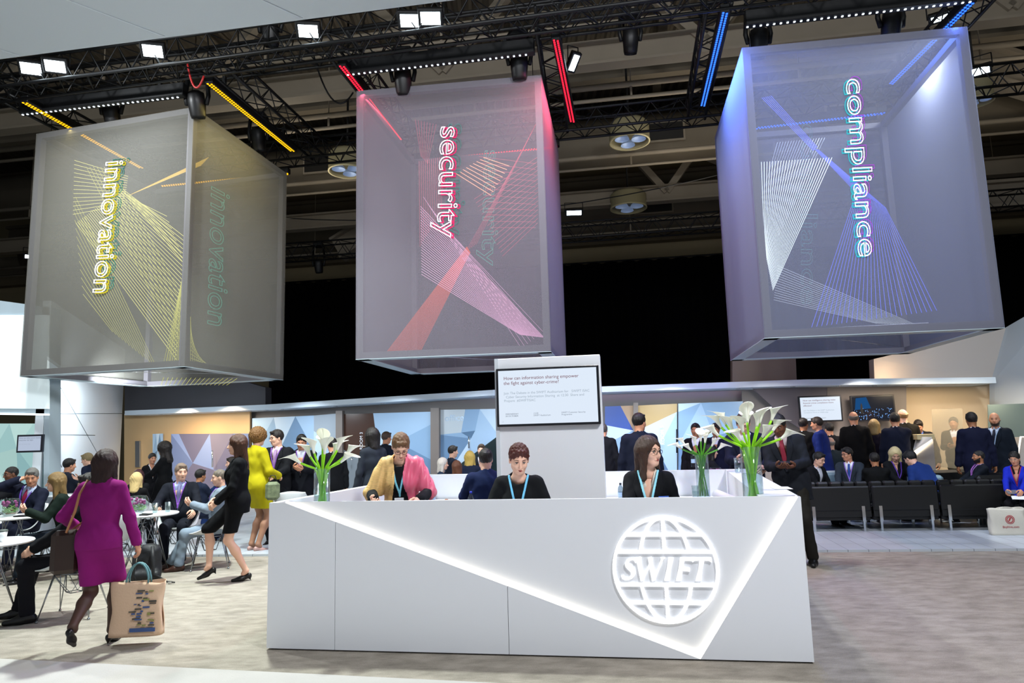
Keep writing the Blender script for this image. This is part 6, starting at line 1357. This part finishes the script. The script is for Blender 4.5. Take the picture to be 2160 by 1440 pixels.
person('receptionist with cropped auburn hair in black looking down, centre of the desk', 1094, 938, 6.0, 176, 'sit', seat=.60, sex='f', hair=('short', '4a1c14'), outfit='top', c1='101216', skin=SK_L, lanyard='6cb8dc', head=(12, 24), rh=(.20, .24, .12), lh=(-.20, .24, .12), lean=6, fat=1.12)
p = person('receptionist with glasses and long brown hair in a black blazer looking to the right', 1368, 922, 5.9, 178, 'sit', seat=.62, sex='f', hair=('mid', '3a2418'), outfit='suit', c1='101116', c2='dccfc0', skin=SK_L, lanyard='8cccdc', glasses='0c0c0c', head=(50, 2), rh=(.15, .30, .10), lh=(-.18, .26, .10))
tq = p['wd'](p['T'](-.115, .165, .30)); r = thing('name_tag', 'white and blue name tag pinned to the black blazer', 'name tag', tq, math.radians(5)); b = MB(); b.box((0, 0, 0), (.085, .006, .024)); b.obj('tag_plate', M_paper, r); b = MB(); b.box((0, 0, .018), (.085, .006, .014)); b.obj('tag_band', mat('tag_blue', '3c62b8', .5), r)
person('broad-shouldered man in navy standing with his back to us right of the pillar', 1348, 872, 9.85, 8, hair=('short', '120e0c'), c1='171d33', c2='c8b8d8', skin=SK_M, head=(-42, 4))
person('man in black partly hidden by the right edge of the pillar', 1272, 894, 13.3, -10, hair=('short', '4a4440'), c1='14161b', skin=SK_M)
person('person in black standing behind the far lily vase, left one', 1466, 893, 12.4, 165, hair=('short', '181210'), c1='0f1015', skin=SK_T, sex='m')
person('person in dark navy standing behind the far lily vase, right one', 1508, 893, 12.9, 160, hair=('short', '241a16'), c1='141a34', skin=SK_T)
person('dark-haired woman seated at the table behind the far vase', 1500, 938, 11.9, -75, 'sit', sex='f', hair=('bob', '12100f'), outfit='top', c1='17181d', legs='17181d', skin=SK_L)
p = person('man in navy bowing his head over a phone at the right side of the desk', 1566, 873, 9.0, 176, hair=('short', '2a1c14'), c1='141a33', c2='c8ccd8', head=(0, 34), rh=(.06, .34, .20), lh=(-.22, .34, .12), skin=SK_L); held(p, -1, 'smartphone', 'phone held by the bowing man at the right side of the desk', 'phone', (.07, .14, .012), M_blk2, (0, 0, .015))
p = person('tall man in a charcoal suit with a burgundy tie typing on a phone', 1640, 875, 8.35, 170, hair=('short', '100d0c'), c1='20242c', c2='c0b0b4', tie='7a2434', legs='26241f', shoes='101010', skin=SK_D, head=(-4, 30), rh=(.07, .32, .17), lh=(-.09, .32, .18), rn=(-.3, 0, .9), ln=(.3, 0, .9), side=8, lf=(-.17, .04, .085), rf=(-.01, 0, .085)); held(p, 1, 'smartphone', 'dark phone in the hands of the tall man in charcoal', 'phone', (.15, .07, .012), M_blk2, (.05, 0, .02), rotx(.3))
# --- lounge on the right
person('man in a black suit seen from behind beside the lit white screen', 1694, 882, 13.4, -28, hair=('short', '1a1310'), c1='0f0e10', skin=SK_T)
person('man in a bright blue suit moving left before the lit white screen', 1721, 880, 13.2, 78, hair=('short', '332a24'), c1='1f2f74', c2='b8cce0', skin=SK_M, rh=(.15, .4, .12), lean=6)
person('dark-haired man in black standing below the lit white screen', 1748, 893, 13.7, 30, hair=('short', '171210'), c1='11141e', skin=SK_M)
person('bald man in a grey-green jacket seated with his back to us', 1750, 922, 13.2, 22, 'sit', hair=('bald', '9a8f84'), c1='37444b', c2='37444b', skin=SK_L, seat=.5)
person('man with slicked dark hair seated facing left in the lounge', 1775, 922, 13.7, 140, 'sit', hair=('short', '14110f'), c1='333b4a', lanyard='6a48b0', skin=SK_L, seat=.5)
p = person('man with glasses, grey suit and striped blue tie holding papers', 1785, 944, 11.9, 172, 'sit', seat=.38, hair=('short', '1c1816'), c1='323c48', c2='e4e6ee', tie='2c4a8c', lanyard='8a70c8', glasses='303030', head=(-42, 8), skin=SK_M, rh=(.14, .34, .14), lh=(-.16, .34, .14)); slabthing('paper_sheets', 'white sheets held by the man with the striped blue tie', 'paper', (p['hand'][1] + p['hand'][-1]) / 2 + V3(0, -.03, .03), (.22, .16, .006), M_paper, rotx(.35))
p = person('man in black bending over a notepad behind the left bench', 1727, 954, 11.3, -125, 'sit', seat=.38, hair=('short', '191512'), c1='111419', skin=SK_L, glasses='303030', lean=18, rh=(.05, .36, .1), lh=(-.12, .34, .1), head=(0, 18)); slabthing('notepad', 'yellowish notepad of the man bending forward', 'notepad', p['hand'][1] + V3(.02, 0, -.03), (.2, .14, .01), mat('pad_yellow', 'd8d8a0', .6), rotz(.2))
person('bald man in a long black suit standing with his back to us', 1799, 868, 13.3, 4, hair=('bald', '6e645c'), c1='0e0d10', skin=SK_M)
person('woman in a dark plum dress standing with her back to us', 1843, 885, 13.3, -6, sex='f', hair=('bob', '8a7248'), outfit='dress', c1='170d20', sleeves='short', skin=SK_L, rh=(.2, .25, .22))
person('dark-haired man in navy standing with his back to us at the service counter', 1886, 871, 12.9, 8, hair=('short', '15110f'), c1='121830', skin=SK_M, rh=(-.05, .3, .15))
person('older man with light hair standing at the service counter beside the man in navy', 1902, 863, 13.2, 25, hair=('bald', 'b08a60'), c1='17140f', skin=SK_L)
person('dark-haired man in a blue shirt leaning over the service counter', 1936, 886, 13.9, 160, hair=('short', '17100c'), c1='1a1a20', c2='5470b8', outfit='suit', lean=22, head=(20, 30), skin=SK_M)
person('person with short black hair in a black sweater, back to us, on the bench', 1843, 955, 11.0, 14, 'sit', seat=.38, hair=('short', '130f0d'), outfit='top', c1='0d1011', legs='101010', skin=SK_T)
p = person('blonde woman in black with a purple lanyard looking at her phone', 1887, 944, 11.8, -152, 'sit', seat=.38, sex='f', hair=('bob', 'e0cf9a'), outfit='skirt', c1='11151a', c2='1a1c24', legs='11151a', lanyard='6a48b8', head=(-18, 34), lean=10, rh=(.02, .34, .10), lh=(-.16, .34, .10)); held(p, 1, 'smartphone', 'pale phone of the blonde woman in the lounge', 'phone', (.07, .14, .01), M_paper, (0, 0, .03))
person('man in a bright blue suit bending forward on the bench, seen from behind', 1918, 951, 11.4, 52, 'sit', seat=.38, hair=('short', '1a1c1e'), c1='1d3674', c2='d8dce8', lean=36, head=(0, 28), skin=SK_L)
person('figure of a man in a suit added as a reflection in the smoked glass door', 2010, 880, 13.7, 172, hair=('short', '2a2622'), c1='2c2c28', skin=SK_T, rh=(.08, .32, .2), lh=(-.1, .32, .2))  # added figure behind the door stands in for a reflection in its glass
person('man in a navy suit walking away in the right background', 2047, 870, 11.7, 18, 'walk', hair=('short', '1a1718'), c1='131836', skin=SK_T, rf=(.09, .2, .09), lf=(-.09, -.25, .15))
person('bald man in a dark teal suit and lanyard standing at the glass door', 2096, 870, 12.2, 158, hair=('none', '2a2622'), c1='121c2a', c2='b8c4dc', tie='1a2038', lanyard='90a8c8', beard='2a1c14', skin=SK_M, rh=(.06, .3, .14), head=(20, 3))
person('bearded man in a dark suit seated in profile, lilac shirt', 2062, 950, 11.1, 108, 'sit', seat=.40, hair=('buzz', '1c1918'), c1='151c28', c2='b8a8d8', beard='15110f', lanyard='9a60b0', skin=SK_T, head=(0, 0), lean=-6)
p = person('woman in a royal blue jacket seated with a phone and papers at the right edge', 2138, 953, 10.2, 172, 'sit', seat=.42, sex='f', hair=('back', '120e0d'), outfit='suit', c1='1626a8', c2='121218', legs='101014', lanyard='8a2a50', glasses='b0a8a0', skin=SK_M, head=(-6, 16), rh=(.12, .32, .12), lh=(-.10, .32, .12), fat=1.15); held(p, 1, 'smartphone', 'grey phone held by the woman in the royal blue jacket', 'phone', (.16, .08, .012), mat('phone_grey', '6a6a70', .4), (.04, -.02, .02), rotx(.6)); slabthing('folded_paper', 'folded white paper on the lap of the woman in royal blue', 'paper', p['hand'][-1] + V3(-.02, -.05, -.05), (.22, .12, .01), M_paper, rotz(-.5) @ rotx(.3))
# bags and rucksack on the floor
t2 = tote('cream canvas tote bag with a round red emblem on the floor by the right bench', PZ(2132, 1128, .03) + V3(0, .05, 0), math.radians(-6), .46, .36, .16, mat('cream_canvas', 'c6c2b6', .8, bump=.2, bs=50), dict(hm=mat('cream_canvas', 'c6c2b6')))
M_er = mat('emblem_red', 'a8343c', .6); b = MB(); b.lathe([(.052, 0), (.060, 0), (.060, .003), (.052, .003), (.052, 0)], (.01, -.066, .21), 24, R=rotx(math.radians(90))); b.lathe([(.034, 0), (.044, 0), (.044, .003), (.034, .003), (.034, 0)], (.01, -.066, .21), 24, R=rotx(math.radians(90)))
b.slab([(-.015, -.069, .19), (.0, -.069, .19), (.03, -.069, .235), (.005, -.069, .235)], (0, -.003, 0)); b.obj('emblem', M_er, t2); text_obj('Buyhive.com', 'bag_text', .042, M_er, t2, frame_mat((-.10, -.076, .10), (1, 0, 0), (0, 0, 1), (0, -1, 0)))
# black rucksack
c = PZ(312, 1228, 0); r = thing('rucksack', 'black rucksack standing on the carpet between the left chairs', 'bag', c, .15)
def rk(P):
    d = rc(P * [.82, 1, 1], (0, 0, .10), (0, .02, .34), .12, .105); d = sm(d, rc(P, (-.11, -.10, .09), (.11, -.10, .09), .06, .06), .04); return np.maximum(d + .003 * np.sin(P[:, 2] * 50) * np.sin(P[:, 0] * 30), -P[:, 2] + .004)
netobj('rucksack_body', net(rk, (-.2, -.2, 0), (.2, .18, .48), .010), mat('black_nylon', '15161b', .6, bump=.3, bs=30), r)
for sx in (-1, 1): b = MB(); b.tube([(sx * .07, -.10, .42), (sx * .10, -.17, .30), (sx * .11, -.16, .12), (sx * .16 + .1, -.14, .02), (sx * .1 + .25, -.17, .015)], [.02, .022, .018, .010, .008], 8); b.obj('strap', mat('black_nylon'), r)
b = MB(); b.tube([(-.03, 0, .45), (-.03, 0, .49), (.03, 0, .49), (.03, 0, .45)], .008, 6); b.obj('grab_handle', mat('black_nylon'), r); b = MB(); b.box((.30, -.17, .02), (.04, .03, .012)); b.obj('buckle', M_chrome, r)
c = PZ(178, 1208, 0) + V3(.05, 0, 0); r = thing('briefcase', 'low black case on the floor behind the chair nearest the walking woman', 'bag', c, .05); b = MB(); b.box((0, 0, .07), (.42, .26, .13), bev=.02); b.obj('case_body', mat('black_nylon'), r); b = MB(); b.tube([(-.06, -.14, .08), (-.05, -.17, .09), (.05, -.17, .09), (.06, -.14, .08)], .008, 6); b.obj('grab_handle', M_blk2, r)
# handbags
c = lz(2008, 11.0) + ez * .40; r = thing('handbag', 'black leather handbag on the bench before the black armchair', 'bag', c - V3(0, .15, 0), -.1); b = MB(); b.slab([(-.19, -.07, 0), (.17, -.07, 0), (.13, -.04, .22), (-.15, -.04, .20)], (0, .14, 0)); b.obj('bag_body', mat('gloss_black', '1b2328', .25), r)
b = MB(); b.tube([(-.1, 0, .2), (-.04, -.02, .27), (.08, -.02, .27), (.12, 0, .2)], .008, 6); b.obj('handle', M_blk2, r)
c = PY(575, 1035, 10.1); r = thing('handbag', 'flowered handbag on the arm of the woman in the yellow coat', 'bag', c, .2); b = MB(); b.box((0, 0, 0), (.20, .10, .26), bev=.04); b.obj('bag_body', mat('flower_cloth', '6a7458', .7, var=.9, vs=18), r); b = MB(); b.tube([(-.06, 0, .12), (-.03, 0, .22), (.03, 0, .22), (.06, 0, .12)], .007, 6); b.obj('handle', M_blk2, r)
